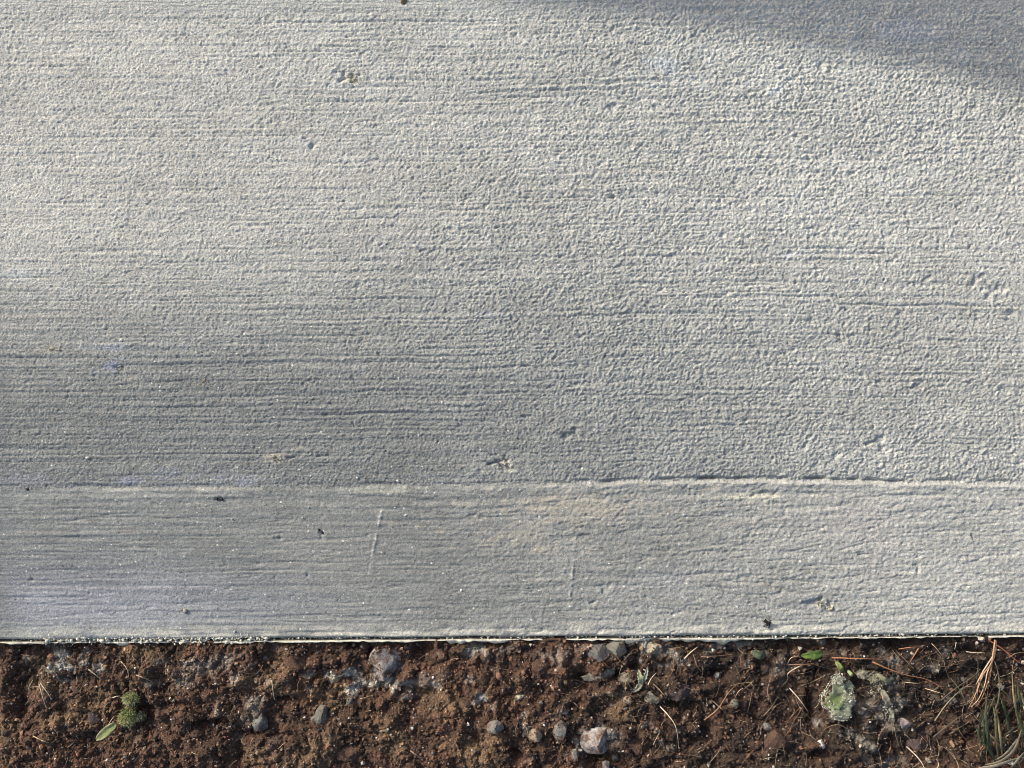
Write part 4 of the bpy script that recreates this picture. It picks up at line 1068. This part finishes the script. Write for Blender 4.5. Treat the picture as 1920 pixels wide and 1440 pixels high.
# ------------------------------------------------------------------ leaves and bristly tufts
M_leaf = tint_mat("leaf_skin", .6, 500, .75, 1.2, .0002, 900, spec=.35)
def leaf(name, a, b, w, col, parent=None, label=None, cat="leaf", serr=.15, teeth=6, fold=.25, arch=.002, lift=.002, n=26, m=7, seed=0, tipcol=None, blunt=.5):
    """A leaf from pixel a (stalk) to pixel b (tip), half-width w pixels, with a midrib fold and toothed rim."""
    r = random.Random(seed); A = G(*a); B = G(*b); zz = max(A.z, B.z, G((a[0] + b[0]) / 2, (a[1] + b[1]) / 2).z) + lift
    k = (CAM_H - zz) / CAM_H
    A = Vector(((a[0] - 960) * S * k, (720 - a[1]) * S * k, zz)); B = Vector(((b[0] - 960) * S * k, (720 - b[1]) * S * k, zz))
    org = A.copy() if parent is None else parent.location
    d = B - A; sd = Vector((-d.y, d.x, 0)).normalized(); V = []; C = []; Q = []
    for side in (1, -1):                                   # top and underside
        for i in range(n):
            t = i / (n - 1); prof = (math.sin(math.pi * t ** (.75)) ** blunt) if 0 < t < 1 else 0.02
            tooth = 1 + serr * (2 * abs(((t * teeth) % 1) - .5) - .5) + .08 * mnoise.noise(Vector((t * 7, seed, 0)))
            for j in range(m):
                s = (j / (m - 1)) * 2 - 1; ww = w * S * prof * (tooth if abs(s) > .6 else 1)
                z = arch * math.sin(math.pi * t) + fold * abs(s) * ww + .0005 * mnoise.noise(Vector((t * 5, s * 2, seed * 3.1)))
                p = A + d * t + sd * (s * ww) + Vector((0, 0, z - (.00018 if side < 0 else 0)))
                V.append(tuple(p - org)); c = np.array(col) * (1 + .12 * r.uniform(-1, 1)) * (1.25 if abs(s) < .1 else 1)
                if tipcol is not None: e = min(1, max(0, abs(s) * .9 + abs(t - .4) * .6 - .35)); c = c * (1 - e) + np.array(tipcol) * e
                C.append(c)
    q1 = grid_quads(n, m); Q = np.concatenate([q1, q1[:, ::-1] + n * m])
    rim = [i * m for i in range(n)] + [(n - 1) * m + j for j in range(1, m)] + [i * m + m - 1 for i in range(n - 2, -1, -1)] + [j for j in range(m - 2, 0, -1)]
    rq = [(rim[i], rim[(i + 1) % len(rim)], rim[(i + 1) % len(rim)] + n * m, rim[i] + n * m) for i in range(len(rim))]
    me = fast_mesh(name, V, quads=np.concatenate([Q, np.array(rq)]), color=np.clip(np.array(C), .01, .7))
    o = link(name, me, M_leaf, parent)
    if parent is None: o.location = org; tag(o, label, cat)
    return o
def bristles(parent, px, py, rx, ry, n, col, tip, seed, h=.0022, name="bristles", L=.0016):
    """Short hairs and grit standing on a leaf or moss cushion."""
    r = random.Random(seed); c0 = G(px, py, .001); V = []; T = []; C = []
    for i in range(n):
        a = r.uniform(0, 2 * math.pi); q_ = math.sqrt(r.random()) * (1 if i % 3 else .97)
        x_, y_ = math.cos(a) * q_, math.sin(a) * q_
        base_ = c0 + Vector((x_ * rx * S, y_ * ry * S, h * (1 - q_ * q_)))
        d = Vector((x_ * .9 + r.uniform(-.5, .5), y_ * .9 + r.uniform(-.5, .5), r.uniform(.2, 1))).normalized()
        s = d.orthogonal().normalized(); s2 = d.cross(s); w = r.uniform(.00014, .00032); ll = L * r.uniform(.5, 1.2)
        o_ = len(V)
        for k in range(3):
            an = 2.09 * k; V.append(tuple(base_ + (s * math.cos(an) + s2 * math.sin(an)) * w - parent.location))
        V.append(tuple(base_ + d * ll - parent.location)); C += [np.array(col) * r.uniform(.7, 1.2)] * 3 + [np.array(tip) * r.uniform(.7, 1.1)]
        T += [(o_, o_ + 1, o_ + 3), (o_ + 1, o_ + 2, o_ + 3), (o_ + 2, o_, o_ + 3)]
    # cushion under them
    v0, f0 = ICO[2]; o_ = len(V); c_ = c0 - parent.location
    for p in v0:
        V.append((c_.x + p[0] * rx * S * .95, c_.y + p[1] * ry * S * .95, c_.z + p[2] * h)); C.append(np.array(col) * r.uniform(.6, 1.0))
    T += [tuple(int(k) + o_ for k in f) for f in f0]
    o = link(name, fast_mesh(name, V, tris=T, smooth=False, color=np.clip(np.array(C), .01, .7)), M_leaf, parent)
    o["kind"] = "stuff"; return o

pl = plant_root("seedling", 243, 1330, "bristly yellow-green tuft on dark soil at left", "moss tuft")
bristles(pl, 246, 1309, 16, 12, 420, (.20, .22, .09), (.42, .42, .22), 1, .0018)
bristles(pl, 240, 1344, 18, 18, 560, (.18, .21, .07), (.40, .41, .20), 2, .0022)
bristles(pl, 262, 1342, 12, 8, 220, (.12, .13, .08), (.30, .30, .20), 3, .0025)
bristles(pl, 246, 1326, 12, 10, 160, (.18, .15, .07), (.30, .26, .14), 4, .0025)
leaf("leaf", (218, 1356), (180, 1388), 9, (.17, .20, .07), label="pointed yellow-green leaf lower left of the bristly tuft", serr=.1, teeth=9, seed=1, tipcol=(.30, .28, .18), lift=.0022)

ro = plant_root("seedling", 1572, 1312, "dusty grey-green rosette leaf coated with cement grit at right", "weed")
GRY = (.27, .28, .20)
leaf("leaf", (1574, 1300), (1548, 1324), 17, (.13, .17, .06), ro, serr=.25, teeth=5, arch=.002, lift=.005, seed=2, tipcol=(.28, .32, .19), blunt=.4)
leaf("leaf", (1572, 1302), (1600, 1324), 15, (.19, .21, .13), ro, serr=.3, teeth=6, arch=.002, lift=.0045, seed=3, tipcol=GRY, blunt=.4)
leaf("leaf", (1572, 1308), (1566, 1266), 13, (.19, .21, .12), ro, serr=.3, teeth=6, arch=.002, lift=.004, seed=4, tipcol=GRY, blunt=.45)
leaf("leaf", (1572, 1314), (1578, 1352), 18, (.18, .20, .13), ro, serr=.3, teeth=6, arch=.002, lift=.003, seed=5, tipcol=GRY, blunt=.45)
leaf("leaf", (1578, 1302), (1594, 1276), 11, (.18, .20, .12), ro, serr=.3, teeth=5, arch=.002, lift=.0035, seed=6, tipcol=GRY, blunt=.45)
def rim_grit(parent, spots, n, seed, lift, col=(.46, .46, .38), name="grit"):
    r = np.random.default_rng(seed); pos = []; 
    for i in range(n):
        cx, cy, rx, ry, inner = spots[i % len(spots)]; a = r.uniform(0, 2 * math.pi); q_ = r.uniform(inner, 1.05)
        p = G(cx, cy, lift); pos.append((p.x + math.cos(a) * rx * q_ * S - parent.location.x, p.y + math.sin(a) * ry * q_ * S - parent.location.y, p.z - parent.location.z + r.uniform(-.0008, .0008)))
    pos = np.array(pos); rad_ = np.clip(r.lognormal(math.log(.24), .4, len(pos)), .12, .6) * mm
    o = link(name, scatter(name, pos, rad_, np.clip(np.array(col) * r.uniform(.3, 1.15, (len(pos), 1)), .05, .75), seed), M_crumb, parent)
    o["kind"] = "stuff"; return o
rim_grit(ro, [(1590, 1302, 15, 22, .2), (1572, 1272, 14, 10, .2), (1578, 1340, 22, 12, .1), (1550, 1312, 12, 18, .7), (1566, 1300, 20, 24, .8), (1592, 1312, 12, 14, 0), (1574, 1336, 18, 10, 0)], 1700, 8, .0068)

leaf("leaf", (1543, 1224), (1502, 1230), 8, (.075, .125, .022), label="bright green leaf under the slab edge at right", serr=.12, teeth=6, seed=11, arch=.001, lift=.0025)
leaf("leaf", (1567, 1240), (1580, 1260), 5, (.11, .14, .045), label="small olive-green leaf just above the dusty rosette", serr=.1, seed=12, lift=.0022)
leaf("leaf", (1588, 1256), (1598, 1268), 3.5, (.22, .27, .12), label="tiny narrow green leaf right above the dusty rosette", serr=.1, seed=13)
fr_ = plant_root("seedling", 1204, 1275, "pale green toothed frond above the square cream flake", "weed")
leaf("leaf", (1202, 1282), (1197, 1255), 5, (.17, .20, .11), fr_, serr=.5, teeth=5, seed=14, lift=.003, tipcol=(.30, .31, .22))
leaf("leaf", (1204, 1280), (1214, 1250), 4, (.19, .21, .14), fr_, serr=.5, teeth=5, seed=15, lift=.003, tipcol=(.33, .33, .25))
leaf("leaf", (1204, 1276), (1186, 1298), 5, (.18, .17, .13), fr_, serr=.4, teeth=5, seed=16, lift=.002, tipcol=(.30, .28, .22))
leaf("leaf", (1642, 1262), (1670, 1282), 4.5, (.13, .13, .08), label="dark olive leaf lying between the rosette and the long rust needle", serr=.05, seed=17, lift=.0018)
leaf("leaf", (1700, 1366), (1688, 1346), 10, (.15, .12, .12), label="dull purple-brown dead leaf below the dusty crumbs", serr=.08, seed=18, lift=.0015)
leaf("leaf", (1410, 1222), (1436, 1230), 8, (.045, .06, .035), label="dark green scrap of leaf near the edge above bare soil", serr=.2, seed=19, lift=.0012)
dc = plant_root("dusty_debris", 1660, 1320, "curl of grit-coated dead leaf right of the dark hollow", "dead leaf")
leaf("leaf", (1652, 1292), (1666, 1326), 6, (.16, .14, .10), dc, serr=.3, seed=20, lift=.002, tipcol=(.28, .26, .20))
leaf("leaf", (1671, 1328), (1666, 1354), 4.5, (.20, .185, .14), dc, serr=.3, seed=21, lift=.002, tipcol=(.32, .30, .24))
rim_grit(dc, [(1665, 1330, 16, 28, .1), (1648, 1290, 22, 22, .1), (1680, 1325, 12, 12, .6), (1625, 1265, 20, 10, .1)], 520, 9, .003, (.36, .34, .28))
ms = plant_root("lichen_patch", 1625, 1268, "grey-olive gritty lichen above the dark hollow at right", "lichen")
bristles(ms, 1615, 1262, 9, 6, 110, (.26, .26, .18), (.42, .41, .32), 12, .0016)
bristles(ms, 1638, 1272, 9, 6, 110, (.22, .22, .15), (.38, .37, .28), 13, .0016)

# ------------------------------------------------------------------ unseen board, added and shaped to cast the top right shadow
def shadow_src(px, py, h):
    p = P(px, py); k = h / math.tan(SUN_EL)
    return Vector((p.x + SUN_DIR2[0] * k, p.y + SUN_DIR2[1] * k, p.z + h))
hb = 0.42
topline = [shadow_src(px, py, hb) for px, py in [(560, -60), (900, 8), (1280, 58), (1500, 96), (1700, 136), (1920, 188), (2300, 290), (3200, 560)]]
V = []; th = 0.022
for p in topline:
    for (dy, z) in ((0, -0.002), (0, p.z - .004), (.003, p.z), (th - .003, p.z), (th, p.z - .004), (th, -0.002)):
        V.append((p.x, p.y + dy, z))
n = len(topline); Q = []
for i in range(n - 1):
    for k in range(6):
        Q.append((i * 6 + k, i * 6 + (k + 1) % 6, (i + 1) * 6 + (k + 1) % 6, (i + 1) * 6 + k))
def cap(o_, flip):
    f = [(o_, o_ + 1, o_ + 4, o_ + 5), (o_ + 1, o_ + 2, o_ + 3, o_ + 4)]
    return [t[::-1] for t in f] if flip else f
Q += cap(0, False) + cap((n - 1) * 6, True)
M_shadow_board, nt, bb = new_mat("shadow_board_wood")
cw = coords(nt, scale=(6, 60, 60)); nw = noise_node(nt, 3, 5, .6, cw); rw = ramp(nt, nw.outputs[0], [(.3, (.16, .12, .08)), (.7, (.32, .25, .17))])
nt.links.new(rw.outputs[0], bb.inputs["Base Color"]); bb.inputs["Roughness"].default_value = .85; bump(nt, bb, nw.outputs[0], .003)
bd = link("shadow_board", fast_mesh("shadow_board", V, quads=np.array(Q), smooth=False), M_shadow_board)
tag(bd, "added unseen board shaped to cast the shadow on the slab's top right", "board")
